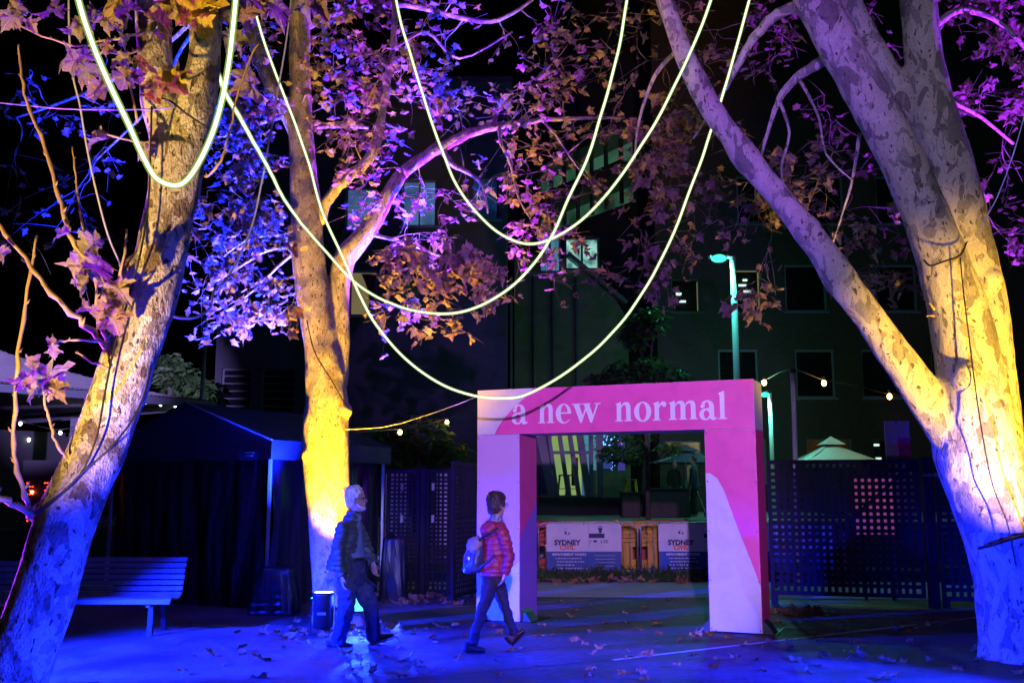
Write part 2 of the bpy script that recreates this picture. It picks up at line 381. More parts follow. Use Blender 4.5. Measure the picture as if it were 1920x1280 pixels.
# ================================================================ buildings
def brick_mat(name, c1, c2, mortar, rough=.85):
    m, t, N, L, b = nt(name); b.inputs['Roughness'].default_value = rough
    tc = N.new('ShaderNodeTexCoord'); sp = N.new('ShaderNodeSeparateXYZ'); L.new(tc.outputs['Object'], sp.inputs[0])
    cb = N.new('ShaderNodeCombineXYZ'); L.new(sp.outputs[0], cb.inputs[0]); L.new(sp.outputs[2], cb.inputs[1])
    br = N.new('ShaderNodeTexBrick'); br.inputs['Scale'].default_value = 4.2; br.inputs['Mortar Size'].default_value = .012
    br.inputs['Color1'].default_value = (*c1, 1); br.inputs['Color2'].default_value = (*c2, 1); br.inputs['Mortar'].default_value = (*mortar, 1)
    L.new(cb.outputs[0], br.inputs['Vector']); L.new(br.outputs[0], b.inputs['Base Color'])
    bp = N.new('ShaderNodeBump'); bp.inputs['Strength'].default_value = .4; bp.inputs['Distance'].default_value = .02; L.new(br.outputs['Fac'], bp.inputs['Height']); bp.invert = True
    L.new(bp.outputs[0], b.inputs['Normal']); return m
M['brick'] = brick_mat('brown brick', (.060, .038, .030), (.042, .028, .023), (.05, .043, .038))
M['render_wall'] = pbr('painted render', (.034, .038, .052), (.026, .029, .042), 1.2, .85, bump=.15)
M['olive_wall'] = pbr('ochre render', (.12, .11, .065), (.09, .083, .05), 1.4, .85)
M['frame_dark'] = pbr('dark window frame', (.06, .065, .08), rough=.4)
M['frame_pale'] = pbr('pale window frame', (.13, .15, .20), rough=.45)
M['glass'] = glass_mat('dark window glass', (.01, .012, .016), .45)
M['void'] = pbr('dark room', (.012, .012, .014), rough=.9)
M['lit_warm'] = emit('lit room warm', (1, .78, .38), .55, (.75, .60, .28), 1.2)
M['lit_blue'] = emit('lit room blue white', (.22, .48, 1), .95, (.10, .22, .55), 1.6)
M['lit_green'] = emit('lit room green', (.20, .65, .40), .16, (.05, .16, .10), .8)
M['lit_cyan'] = emit('lit room cyan', (.16, .55, .80), .40, (.05, .22, .34), .9)
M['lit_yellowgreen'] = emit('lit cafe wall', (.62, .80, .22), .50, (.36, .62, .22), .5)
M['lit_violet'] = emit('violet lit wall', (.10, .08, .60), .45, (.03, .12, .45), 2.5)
M['white_hot'] = emit('ceiling lamp', (.75, 1, .9), 3.5)
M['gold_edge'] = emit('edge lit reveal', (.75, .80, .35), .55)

def rect_wall(mb, x0, x1, z0, z1, y, th, holes):
    xs = sorted({x0, x1, *[h[0] for h in holes], *[h[2] for h in holes]}); zs = sorted({z0, z1, *[h[1] for h in holes], *[h[3] for h in holes]})
    for j in range(len(zs) - 1):
        run = None
        for i in range(len(xs) - 1):
            cx, cz = (xs[i] + xs[i + 1]) / 2, (zs[j] + zs[j + 1]) / 2
            solid = x0 <= cx <= x1 and z0 <= cz <= z1 and not any(h[0] < cx < h[2] and h[1] < cz < h[3] for h in holes)
            if solid: run = [run[0], xs[i + 1]] if run else [xs[i], xs[i + 1]]
            if run and (not solid or i == len(xs) - 2):
                mb.box(((run[0] + run[1]) / 2, y + th / 2, (zs[j] + zs[j + 1]) / 2), (run[1] - run[0], th, zs[j + 1] - zs[j])); run = None
def window(b, x0, z0, x1, z1, y, frame, room, mull=0, trans=0, fw=.06, lamps=0, curtain=False, depth=.12):
    w = MB()
    for (a, c, d, e) in ((x0, z0, x1, z0 + fw), (x0, z1 - fw, x1, z1), (x0, z0 + fw, x0 + fw, z1 - fw), (x1 - fw, z0 + fw, x1, z1 - fw)):
        w.box(((a + d) / 2, y + depth, (c + e) / 2), (d - a, .07, e - c))
    o = part('window', w, frame, b, world=True)
    for k in range(mull):
        x = x0 + (x1 - x0) * (k + 1) / (mull + 1); part('mullion', MB().box((x, y + depth, (z0 + z1) / 2), (fw * .7, .065, z1 - z0 - 2 * fw)), frame, o, world=True)
    for k in range(trans):
        z = z0 + (z1 - z0) * (k + 1) / (trans + 1); part('transom', MB().box(((x0 + x1) / 2, y + depth - .002, z), (x1 - x0 - 2 * fw, .06, fw * .7)), frame, o, world=True)
    part('pane', MB().box(((x0 + x1) / 2, y + depth, (z0 + z1) / 2), (x1 - x0 - 2 * fw, .012, z1 - z0 - 2 * fw)), M['glass'], o, world=True)
    part('sill', MB().box(((x0 + x1) / 2, y - .03, z0 - .03), (x1 - x0 + .12, .12, .06)), frame, o, world=True)
    part('room', MB().box(((x0 + x1) / 2, y + .62, (z0 + z1) / 2), (x1 - x0 + .2, .05, z1 - z0 + .2)), room, o, world=True)
    for k in range(lamps):
        part('ceiling_lamp', MB().box((x0 + (x1 - x0) * rnd.uniform(.3, .8), y + .5, z0 + (z1 - z0) * rnd.uniform(.3, .9)), (rnd.uniform(.15, .3), .04, .08)), M['white_hot'], o, world=True)
    if curtain:
        c = MB(); n = 14; x = x1 - fw - .02
        for side in (0, 1):
            vs = []
            for i in range(n):
                t = i / (n - 1); zz = z1 - fw - t * (z1 - z0 - 2 * fw)
                wd = .42 - .28 * math.sin(min(t * 1.4, 1) * math.pi / 2) + .06 * t
                for j in range(9):
                    u = j / 8; vs.append((x - u * wd, y + .25 + .03 * math.sin(u * 22) + side * .01, zz))
            c.add(vs, [(i * 9 + j, i * 9 + j + 1, (i + 1) * 9 + j + 1, (i + 1) * 9 + j) for i in range(n - 1) for j in range(8)])
        part('curtain', c, M['cream_cloth'], o, True, world=True)
    return o
M['cream_cloth'] = pbr('cream curtain', (.65, .55, .35), rough=.9)
def pxrect(px0, py0, px1, py1, Y):
    a, b = P(px0, py0, Y), P(px1, py1, Y); return (a.x, b.z, b.x, a.z)
def facade(name, label, Y, x0, x1, z1, wall, wins, z0=0.0, depth=6.0):
    b = thing(name, label, 'building', ((x0 + x1) / 2, Y, z0))
    holes = [w[0] for w in wins]
    mb = MB(); rect_wall(mb, x0, x1, z0, z1, Y, .35, holes)
    mb.box((x0 + .15, Y + .35 + depth / 2, (z0 + z1) / 2), (.3, depth, z1 - z0)); mb.box((x1 - .15, Y + .35 + depth / 2, (z0 + z1) / 2), (.3, depth, z1 - z0))
    part('wall', mb, wall, b, world=True)
    part('roof', MB().box(((x0 + x1) / 2, Y + depth / 2, z1 + .1), (x1 - x0 + .3, depth + .6, .2)), wall, b, world=True)
    for r, kw in wins: window(b, r[0], r[1], r[2], r[3], Y, **kw)
    return b

# brick block on the right
YB = 36.0
fd, fp = M['frame_dark'], M['frame_pale']
dk = dict(frame=fp, room=M['void'])
W = []
for q in ((1470, 496, 1552, 584), (1490, 655, 1568, 746), (1614, 655, 1696, 746), (1640, 496, 1722, 584), (1745, 655, 1826, 746), (1346, 655, 1424, 746),
          (1776, 496, 1856, 584), (1500, 330, 1584, 420), (1640, 330, 1724, 420), (1380, 330, 1450, 420)):
    W.append((pxrect(*q, YB), dict(dk, fw=.075)))
W.append((pxrect(1258, 522, 1314, 585, YB), dict(frame=fd, room=M['void'], lamps=3)))
W.append((pxrect(1376, 503, 1430, 586, YB), dict(frame=fd, room=M['void'], lamps=4)))
W.append((pxrect(1512, 822, 1600, 872, YB), dict(frame=fp, room=emit('warm bar room', (.8, .36, .05), .16, (.1, .12, .06), 1.5))))
W.append((pxrect(1636, 822, 1690, 880, YB), dict(frame=fd, room=M['void'], lamps=2)))
W.append((pxrect(1418, 822, 1440, 905, YB), dict(frame=fp, room=M['lit_cyan'], trans=1)))
W.append((pxrect(1246, 826, 1316, 850, YB), dict(frame=fd, room=emit('restaurant glow', (1, .72, .40), .75, (.25, .15, .1), 2.5))))
W.append((pxrect(1284, 868, 1312, 906, YB), dict(frame=fd, room=emit('kitchen glow', (.45, .62, .35), .5, (.1, .12, .08), 3))))
brick = facade('brick_building', 'dark brown brick building with square windows behind the fence on the right', YB, XY(1246, YB) - .1, 26, 20.5, M['brick'], W, 0.0)
# edge-lit reveals of the two lit upper windows
for q in ((1258, 522, 1314, 585), (1376, 503, 1430, 586)):
    r = pxrect(*q, YB)
    o = [c for c in brick.children if c.name.startswith('window')][10 if q[0] == 1258 else 11]
    part('lit_reveal', MB().box((r[2] - .03, YB + .3, (r[1] + r[3]) / 2), (.05, .2, r[3] - r[1] - .16)), M['gold_edge'], o, world=True)
    part('lit_reveal', MB().box(((r[0] + r[2]) / 2, YB + .3, r[3] - .03 if q[0] != 1258 else r[1] + .03), (r[2] - r[0] - .2, .2, .05)), M['gold_edge'], o, world=True)

# rendered block in the middle and left
YM = 28.0
W = [(pxrect(655, 506, 706, 592, YM), dict(frame=fp, room=M['lit_warm'], curtain=True)),
     (pxrect(648, 350, 705, 432, YM), dict(frame=fp, room=M['lit_blue'])),
     (pxrect(754, 336, 818, 424, YM), dict(frame=fp, room=M['lit_blue'], mull=1)),
     (pxrect(888, 334, 938, 412, YM), dict(frame=fp, room=emit('lit room deep blue', (.05, .25, .8), .45, (.01, .06, .25), 1.5))),
     (pxrect(514, 520, 556, 606, YM), dict(frame=fp, room=M['void'])),
     (pxrect(416, 690, 470, 775, YM), dict(frame=fd, room=M['void'], trans=5)),
     (pxrect(490, 690, 552, 775, YM), dict(frame=fd, room=M['void'], trans=5)),
     (pxrect(756, 500, 818, 585, YM), dict(frame=fd, room=emit('lit stair', (.25, .5, .55), .10, (.02, .03, .04), 3)))]
facade('rendered_building', 'dark rendered building with lit blue windows and a curtained yellow window behind the middle tree', YM, XY(388, YM), XY(950, YM), 13.5, M['render_wall'], W)

# ochre gabled block between them
b = thing('gabled_house', 'dim ochre rendered wall with sloping roofline above the pink arch', 'building', (XY(1060, 36.5), 36.5, 0))
a0, a1 = XY(965, 36.5), XY(1185, 36.5)
zz = lambda py: P(1100, py, 36.5).z
poly = [(a0, 0), (a1, 0), (a1, zz(600)), (XY(1160, 36.5), zz(560)), (XY(1075, 36.5), zz(488)), (a0, zz(470))]
part('wall', MB().prism(poly, (0, 36.5, 0), (1, 0, 0), (0, 0, 1), (0, 5, 0)), M['olive_wall'], b, world=True)
part('roof', MB().bar((XY(1180, 36.5), 38.7, zz(575) + .06), (XY(1068, 36.5), 38.7, zz(486) + .1), 5.6, .14, up=(0, 0, 1)), M['frame_dark'], b, world=True)
for px in (958, 1003, 1040, 1085): part('downpipe', MB().tube([(XY(px, 36.4), 36.38, .2), (XY(px, 36.4), 36.38, zz(520))], .06, 8), M['frame_dark'], b, world=True)
r = pxrect(1060, 448, 1122, 505, 36.4)
part('lit_window', MB().box(((r[0] + r[2]) / 2, 36.47, (r[1] + r[3]) / 2), (r[2] - r[0], .05, r[3] - r[1])), emit('bright room', (.5, 1, .85), .8, (.08, .25, .25), 2.5), b, world=True)
r = pxrect(1012, 440, 1050, 510, 36.4)
part('lit_window', MB().box(((r[0] + r[2]) / 2, 36.47, (r[1] + r[3]) / 2), (r[2] - r[0], .05, r[3] - r[1])), M['lit_cyan'], b, world=True)
w = MB()
for q in ((1060, 448, 1122, 505), (1012, 440, 1050, 510)):
    r = pxrect(*q, 36.4)
    for x in (r[0], (r[0] + r[2]) / 2, r[2]): w.box((x, 36.4, (r[1] + r[3]) / 2), (.08, .1, r[3] - r[1]))
    for z in (r[1], r[3]): w.box(((r[0] + r[2]) / 2, 36.385, z), (r[2] - r[0] + .1, .1, .08))
part('window_frame', w, M['frame_dark'], b, world=True)

# terrace block with a ribbon of lit panes, and the green glass tower far behind
b = thing('terrace_building', 'tall dark office block with a slanting ribbon of green lit panes', 'building', (6, 48, 0))
A, B = P(985, 345, 48), P(1190, 262, 41)
t = Vector((B.x - A.x, B.y - A.y, 0)); L0 = t.length; t.normalize(); nrm = Vector((t.y, -t.x, 0))
zt = (A.z + B.z) / 2
rot = Matrix((t, -nrm, Vector((0, 0, 1)))).transposed()
mid = (Vector((A.x, A.y, 0)) + Vector((B.x, B.y, 0))) / 2 - nrm * 3
part('wall', MB().box(mid + Vector((0, 0, zt / 2 - 1.4)), (L0, 6, zt - 2.8), rot), M['render_wall'], b, world=True)
part('upper_wall', MB().box(mid + Vector((0, 0, zt + 6.2)), (L0, 6, 10.5), rot), M['render_wall'], b, world=True)
part('lit_storey', MB().box(mid - nrm * .3 + Vector((0, 0, zt - .9)), (L0 - .4, 5.2, 3.6), rot), M['lit_green'], b, world=True)
for k in range(9):
    q = mid + nrm * 2.9 + t * (L0 * (k / 8 - .5)); part('mullion', MB().box(q + Vector((0, 0, zt - .9)), (.14, .14, 3.55), rot), M['frame_dark'], b, world=True)
part('balcony_slab', MB().box(mid + nrm * .6 + Vector((0, 0, zt - 1.55)), (L0 + .6, 7.0, .5), rot), M['frame_dark'], b, world=True)
part('balcony_slab', MB().box(mid + nrm * .4 + Vector((0, 0, zt + .4)), (L0 + .4, 6.6, .35), rot), M['frame_dark'], b, world=True)
b = thing('glass_tower', 'distant dark tower with a thin vertical strip of green lit glass', 'building', (XY(1170, 62), 62, 0))
a = P(1110, 40, 62); c = P(1215, 200, 62)
part('wall', MB().box(((a.x + c.x) / 2, 64, 19), (c.x - a.x, 4, 38)), M['frame_dark'], b, world=True)
for px, y0, y1, mm in ((1152, 110, 185, 'lit_cyan'), (1167, 60, 180, 'lit_green'), (1181, 40, 182, 'lit_green')):
    r = pxrect(px - 3, y0, px + 4, y1, 61.9); part('lit_strip', MB().box(((r[0] + r[2]) / 2, 61.95, (r[1] + r[3]) / 2), (r[2] - r[0], .1, r[3] - r[1])), M[mm], b, world=True)

# ---- cafe beyond the arch, leaning mullions
b = thing('cafe_building', 'lit cafe with leaning dark mullions and green yellow room seen through the arch', 'building', (XY(1060, 31), 31, PZ))
YC = 31.0
def wx(px, py, Y=YC): v = P(px, py, Y); return v
zb = P(1050, 932, YC).z
part('plinth', MB().box(((wx(985, 930).x + wx(1190, 930).x) / 2, YC + 1.0, (PZ + zb) / 2), (wx(1190, 930).x - wx(985, 930).x, 2.4, zb - PZ)), M['void'], b, world=True)
x0, x1 = wx(1040, 900).x, wx(1104, 900).x
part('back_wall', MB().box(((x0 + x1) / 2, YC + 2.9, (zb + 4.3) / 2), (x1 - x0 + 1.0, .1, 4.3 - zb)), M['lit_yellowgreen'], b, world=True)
part('floor', MB().box(((x0 + x1) / 2, YC + 1.6, zb + .03), (x1 - x0 + 1.0, 2.4, .06)), pbr('cafe floor', (.5, .55, .2), rough=.6), b, world=True)
for (pa, ya, pb, yb, wdt) in ((1006, 780, 1036, 934, .26), (1024, 780, 1046, 934, .11), (1044, 780, 1066, 932, .12), (1063, 780, 1086, 932, .13), (1082, 780, 1104, 934, .20)):
    part('mullion', MB().bar(wx(pb, yb), wx(pa, ya), .3, wdt, up=(1, 0, 0)), M['frame_dark'], b, world=True)
part('transom', MB().bar(wx(1030, 848, YC - .2), wx(1112, 848, YC - .2), .1, .09), M['frame_dark'], b, world=True)
part('side_wall', MB().box(((wx(985, 900).x + wx(1036, 900).x) / 2, YC + 1.6, (zb + 4.4) / 2), (wx(1036, 900).x - wx(985, 900).x, 2.2, 4.4 - zb)), pbr('teal grey cladding', (.04, .07, .08), rough=.5), b, world=True)
for px in (1108, 1124): part('door_post', MB().box((wx(px, 880).x, YC - .1, (zb + 3.9) / 2), (.12 if px < 1120 else .2, .2, 3.9 - zb)), M['frame_dark'], b, world=True)
part('door_room', MB().box((wx(1116, 880).x, YC + 2.5, (zb + 3.6) / 2), (.5, .1, 3.6 - zb)), M['lit_cyan'], b, world=True)
part('poster', MB().box((wx(1083, 880).x, YC + 1.4, wx(1083, 882).z), (.22, .05, .9)), pbr('dark red poster', (.2, .05, .03), rough=.7), b, world=True)
part('lintel', MB().box(((wx(985, 800).x + wx(1130, 800).x) / 2, YC + .9, 4.35), (wx(1130, 800).x - wx(985, 800).x, 2.4, .5)), M['frame_dark'], b, world=True)
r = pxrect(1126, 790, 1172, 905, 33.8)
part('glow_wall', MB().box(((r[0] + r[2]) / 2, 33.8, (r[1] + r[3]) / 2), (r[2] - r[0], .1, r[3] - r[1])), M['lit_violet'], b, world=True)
part('wall_panel', MB().box((wx(1150, 880).x, 33.7, wx(1150, 893).z), (.34, .05, .6)).box((wx(1172, 880).x, 33.7, wx(1150, 880).z), (.12, .05, 2.2)), M['frame_dark'], b, world=True)
part('counter', MB().box((wx(1146, 918).x, YC + 1.2, zb + .42), (1.1, .5, .84)), pbr('timber counter', (.25, .15, .08), (.16, .09, .05), 5, .6), b, world=True)
lt = thing('fairy_light_tree', 'small tree wound with blue fairy lights inside the cafe court', 'tree', (wx(1150, 900).x, 32.6, PZ))
q = wx(1149, 912, 32.6); q2 = wx(1150, 838, 32.6)
part('trunk', MB().tube([q, (q + q2) / 2 + Vector((.03, 0, 0)), q2], [.05, .04, .03], 8), M['bark_d'], lt, True, world=True)
gg = random.Random(12); fl = MB(); fr2 = MB(); lv = MB()
for k in range(26):
    v = q.lerp(q2, k / 26); a = k * 1.3; fl.ball(v + Vector((.06 * math.cos(a), .06 * math.sin(a), 0)), .013, 5, 4)
for k in range(60):
    v = wx(gg.gauss(1140, 13), gg.uniform(812, 850), 32.6) + Vector((0, gg.gauss(0, .2), 0)); (fl if k % 3 else fr2).ball(v, gg.uniform(.012, .03), 5, 4)
for k in range(500):
    v = wx(gg.gauss(1144, 16), gg.uniform(800, 858), 32.6) + Vector((0, gg.gauss(0, .25), 0)); d = Vector((gg.gauss(0, 1), gg.gauss(0, 1), gg.gauss(0, 1))).normalized() * .11; e = d.orthogonal().normalized() * .03
    lv.add([v, v + d * .5 + e, v + d, v + d * .5 - e], [(0, 1, 2, 3)])
for nm, m_, mt in (('fairy_lights', fl, emit('blue fairy light', (.12, .45, 1), 3.5)), ('pink_fairy_lights', fr2, emit('pink fairy light', (.8, .3, 1), 2.5)), ('crown', lv, M['leaf_green'])):
    o = part(nm, m_, mt, lt, world=True); o['kind'] = 'stuff'
def stool(px, py, Y, lab):
    q = P(px, py, Y); s = thing('bar_stool', lab, 'stool', q, 0, 'yellow cafe stools')
    m = pbr('yellow stool enamel', (.65, .5, .03), rough=.45) if 'stool' not in M else M['stool']; M['stool'] = m
    part('seat', MB().box((0, 0, .64), (.34, .34, .04), bev=.01), m, s)
    for sx in (-1, 1):
        for sy in (-1, 1): part('leg', MB().bar((sx * .2, sy * .2, 0), (sx * .14, sy * .14, .62), .035, .035), m, s)
    part('footrest', MB().box((0, -.18, .22), (.36, .025, .025)).box((0, .18, .22), (.36, .025, .025)), m, s)
stool(1058, 929, 31.8, 'yellow bar stool leftmost behind the leaning cafe mullions')
stool(1073, 929, 31.9, 'yellow bar stool second behind the leaning cafe mullions')
stool(1183, 940, 30.0, 'yellow bar stool standing beside the small plaza tree')

# ================================================================ pavilion on the left: bell-cast corrugated roof
M['corr'] = pbr('pale corrugated iron', (.36, .35, .37), (.29, .28, .30), 2.5, .5, .2)
Tt = P(402, 751, 20.5); ea = Vector((.60, .80, 0)).normalized(); eb = Vector((-.80, .60, 0)).normalized()
pav = thing('pavilion', 'open pavilion with pale curved corrugated roof behind the leaning tree', 'pavilion', (Tt.x, Tt.y, 0))
S = 9.0; NU, NV = 420, 26
def roof_h(u, v):
    d = min(u, v, S - u, S - v); return 1.75 * (max(d, 0) / (S / 2)) ** 1.45
mb = MB(); vs = []
for j in range(NV + 1):
    v = (j / NV) * S / 2
    for i in range(NU + 1):
        u = S * i / NU; h = roof_h(u, v)
        p = Tt - ea * u + eb * v; vs.append((p.x, p.y, Tt.z + h + .014 * math.sin(u * 2 * math.pi / .085)))
mb.add(vs, [(j * (NU + 1) + i, j * (NU + 1) + i + 1, (j + 1) * (NU + 1) + i + 1, (j + 1) * (NU + 1) + i) for j in range(NV) for i in range(NU)])
part('roof_sheet', mb, M['corr'], pav, True, world=True)
mb = MB(); vs = []
for j in range(13):
    v = S / 2 + (j / 12) * S / 2
    for i in range(61):
        u = S * i / 60; p = Tt - ea * u + eb * v; vs.append((p.x, p.y, Tt.z + roof_h(u, v)))
mb.add(vs, [(j * 61 + i, j * 61 + i + 1, (j + 1) * 61 + i + 1, (j + 1) * 61 + i) for j in range(12) for i in range(60)])
part('rear_roof_sheet', mb, M['corr'], pav, True, world=True)
for (a, c) in ((Tt, Tt - ea * S), (Tt, Tt + eb * S)):
    part('gutter', MB().bar(a + Vector((0, 0, -.10)), c + Vector((0, 0, -.10)), .12, .14), M['frame_dark'], pav, world=True)
for u, v in ((.5, .5), (4.4, .5), (8.4, .5), (.5, 4.4), (.5, 8.4)):
    p = Tt - ea * u + eb * v; part('post', MB().box((p.x, p.y, (Tt.z - .2) / 2), (.16, .16, Tt.z - .2)), M['frame_dark'], pav, world=True)
p0 = Tt - ea * S + eb * 4.6; p1 = Tt + eb * 4.6 + ea * 0
part('back_wall', MB().bar(p0 + Vector((0, 0, 1.5 - Tt.z)), p1 + Vector((0, 0, 1.5 - Tt.z)), .12, 3.0), M['void'], pav, world=True)
p0 = Tt - ea * 7 + eb * 1.2; p1 = Tt - ea * 1.2 + eb * 1.2
part('counter', MB().bar(p0 + Vector((0, 0, .5 - Tt.z)), p1 + Vector((0, 0, .5 - Tt.z)), .6, 1.0), M['void'], pav, world=True)

# ================================================================ black gazebo tent
def plastic():
    m, t, N, L, b = nt('wrinkled black plastic sheet'); b.inputs['Base Color'].default_value = (.02, .02, .026, 1); b.inputs['Roughness'].default_value = .34
    tc = N.new('ShaderNodeTexCoord'); mp = N.new('ShaderNodeMapping'); mp.inputs['Scale'].default_value = (1, 1, .22); L.new(tc.outputs['Object'], mp.inputs[0])
    n = N.new('ShaderNodeTexNoise'); n.inputs['Scale'].default_value = 5; n.inputs['Detail'].default_value = 4; n.inputs['Distortion'].default_value = .8; L.new(mp.outputs[0], n.inputs['Vector'])
    bp = N.new('ShaderNodeBump'); bp.inputs['Strength'].default_value = .7; bp.inputs['Distance'].default_value = .06; L.new(n.outputs[0], bp.inputs['Height']); L.new(bp.outputs[0], b.inputs['Normal'])
    return m
M['plastic'] = plastic()
M['canopy'] = pbr('black tent canopy', (.035, .036, .045), (.025, .026, .032), 3, .42, bump=.3, bscale=6)
Q1 = Vector((XY(497, 14.6), 14.6, 0)); Q2 = Vector((XY(714, 17.2), 17.2, 0))
side = Q2 - Q1; sl = side.length; sd = side.normalized(); fr = Vector((-sd.y, sd.x, 0))
Q0 = Q1 + fr * 3.2; Q3 = Q2 + fr * 3.2; EZ, PK = 2.42, 3.03
tent = thing('gazebo_tent', 'black gable roofed gazebo tent wrapped in plastic beside the middle tree', 'tent', Q1)
up = Vector((0, 0, 1)); Rf = (Q0 + Q1) / 2 + up * PK; Rb = (Q2 + Q3) / 2 + up * PK
ovh = .10
def sheet(a, b, c, d, nu, nv, amp, seed, fold=0.0):
    """a-b bottom edge, d-c top edge, with soft folds"""
    a, b, c, d = map(Vector, (a, b, c, d)); n = (b - a).cross(d - a).normalized(); mb = MB(); vs = []
    for j in range(nv + 1):
        for i in range(nu + 1):
            u, v = i / nu, j / nv; p = a.lerp(b, u).lerp(d.lerp(c, u), v)
            q = noise.noise(Vector((u * nu * .22 + seed, v * 1.6, seed * 3))) + .5 * noise.noise(Vector((u * nu * .55, v * 2.5, seed)))
            e = min(1, 4 * (1 - v) + .15)
            vs.append(p + n * (amp * q * e + fold * math.sin(u * 31 + 2 * q) * e))
    return mb.add(vs, [(j * (nu + 1) + i, j * (nu + 1) + i + 1, (j + 1) * (nu + 1) + i + 1, (j + 1) * (nu + 1) + i) for j in range(nv) for i in range(nu)])
o = [Q0 + fr * ovh - sd * ovh + up * EZ, Q1 - fr * ovh - sd * ovh + up * EZ, Q2 - fr * ovh + sd * ovh + up * EZ, Q3 + fr * ovh + sd * ovh + up * EZ]
rf, rb = Rf - sd * ovh, Rb + sd * ovh
cn = part('canopy', sheet(o[1], o[2], rb, rf, 26, 14, .03, 4, .0), M['canopy'], tent, True, world=True)
part('canopy', sheet(o[3], o[0], rf, rb, 26, 14, .03, 9, .0), M['canopy'], tent, True, world=True)
part('gable', MB().add([o[0] + sd * .02, o[1] + sd * .02, rf + sd * .02], [(0, 1, 2)]), M['canopy'], tent, world=True)
part('gable', MB().add([o[3], o[2], rb], [(0, 1, 2)]), M['canopy'], tent, world=True)
part('gable_trim', MB().tube([o[1], rf], .014, 6), M['alu'], cn, world=True)
part('gable_trim', MB().tube([o[0], rf], .014, 6), M['rubber'], cn, world=True)
for k in range(4):
    a, b = o[k], o[(k + 1) % 4]; part('valance', sheet(a - up * .28, b - up * .28, b, a, 30, 3, .015, k + 3), M['canopy'], tent, True, world=True)
for k, q in enumerate((Q0, Q1, Q2, Q3)):
    part('pole', MB().box(q + up * EZ / 2, (.05, .05, EZ), bev=.006), M['alu'], tent, world=True)
    part('foot_plate', MB().box(q + up * .01, (.14, .14, .02)), M['black'], tent, world=True)
i = .05
for a, b, s_ in ((Q0 - fr * i + sd * i, Q1 + fr * .12 + sd * i, 1), (Q1 + sd * .12 + fr * i, Q2 - sd * i + fr * i, 2), (Q2 + fr * i - sd * i, Q3 - fr * i - sd * i, 3)):
    part('wall_sheet', sheet(a + up * .01, b + up * .01, b + up * 2.3, a + up * 2.3, 60, 22, .06, s_ * 7.3, .012), M['plastic'], tent, True, world=True)
r = Q1 + fr * .28 - sd * .13 + up * 2.24
for k in range(2): part('maker_mark', MB().box(r - up * .045 * k, (.16 - .03 * k, .004, .012), Matrix((fr, sd, up)).transposed()), M['cable_white'], tent, world=True)

# ================================================================ pole of the pavilion lamp, white post, street lamps
def pole_thing(name, label, cat, px, Y, py_top, r, mat, cap=True, tilt=0.0):
    top = P(px, py_top, Y); b = thing(name, label, cat, (top.x, Y, 0))
    part('shaft', MB().tube([(0, 0, 0), (tilt, 0, top.z)], r, 12), mat, b, True)
    if cap: part('cap', MB().tube([(tilt, 0, top.z - .06), (tilt, 0, top.z + .01)], r * 1.12, 12), M['black'], b, True)
    return b, top
pole_thing('steel_post', 'slim blue lit steel post rising behind the pavilion roof tip', 'post', 386, 21.5, 588, .045, M['steel'])
pole_thing('white_post', 'slim white post standing behind the right lattice fence', 'post', 1481, 17.0, 693, .042, M['white'], True, .05)
M['lamp_teal'] = emit('teal street lamp lens', (.06, 1, .62), 1.7)
M['pole_paint'] = pbr('grey lamp pole paint', (.45, .47, .48), rough=.4)
def lamp_light(name, kind, loc, energy, col, parent, aim=None, size=.06, angle=60, blend=.6):
    d = bpy.data.lights.new(name, kind); d.energy = energy; d.color = col; d.shadow_soft_size = size
    if kind == 'SPOT': d.spot_size = R(angle); d.spot_blend = blend
    o = bpy.data.objects.new(name, d); C.objects.link(o); o.location = loc
    if aim is not None: o.rotation_euler = (Vector(aim) - Vector(loc)).to_track_quat('-Z', 'Y').to_euler()
    if parent is not None:
        o.parent = parent; q = parent
        while q.parent is not None: q = q.parent
        o.matrix_parent_inverse = Matrix.LocRotScale(q.location, q.rotation_euler, q.scale).inverted()
    return o
def street_lamp(label, px, py_head, Y, px_pole, r, energy, head):
    hd = P(px, py_head, Y); pt = P(px_pole, py_head - 6, Y)
    b = thing('street_lamp', label, 'street lamp', (pt.x, Y, 0))
    part('pole', MB().tube([(pt.x, Y, 0), (pt.x, Y, pt.z * .5), (pt.x, Y, pt.z)], [r * 1.3, r * 1.1, r], 14), M['pole_paint'], b, True, world=True)
    part('arm', MB().tube([(pt.x, Y, pt.z - .05), ((pt.x + hd.x) / 2, Y, pt.z + .02), (hd.x, Y, hd.z + head * .3)], r * .6, 8), M['pole_paint'], b, True, world=True)
    h = part('lamp_head', MB().box(hd + Vector((0, 0, head * .3)), (head * 1.5, head * .8, head * .3), bev=.03), M['black'], b, world=True)
    part('lens', MB().ball(hd + Vector((0, -.05, head * .08)), (head * .62, head * .45, head * .32)), M['lamp_teal'], h, True, world=True)
    lamp_light('street_lamp_light', 'POINT', hd + Vector((0, -.15, -.25)), energy, (.10, 1, .80), b, size=.1)
    return b
street_lamp('tall street lamp with glowing teal head behind the arch', 1347, 487, 25.0, 1374, .075, 300, .34)
street_lamp('short teal street lamp right of the arch header', 1433, 741, 31.0, 1443, .06, 170, .26)
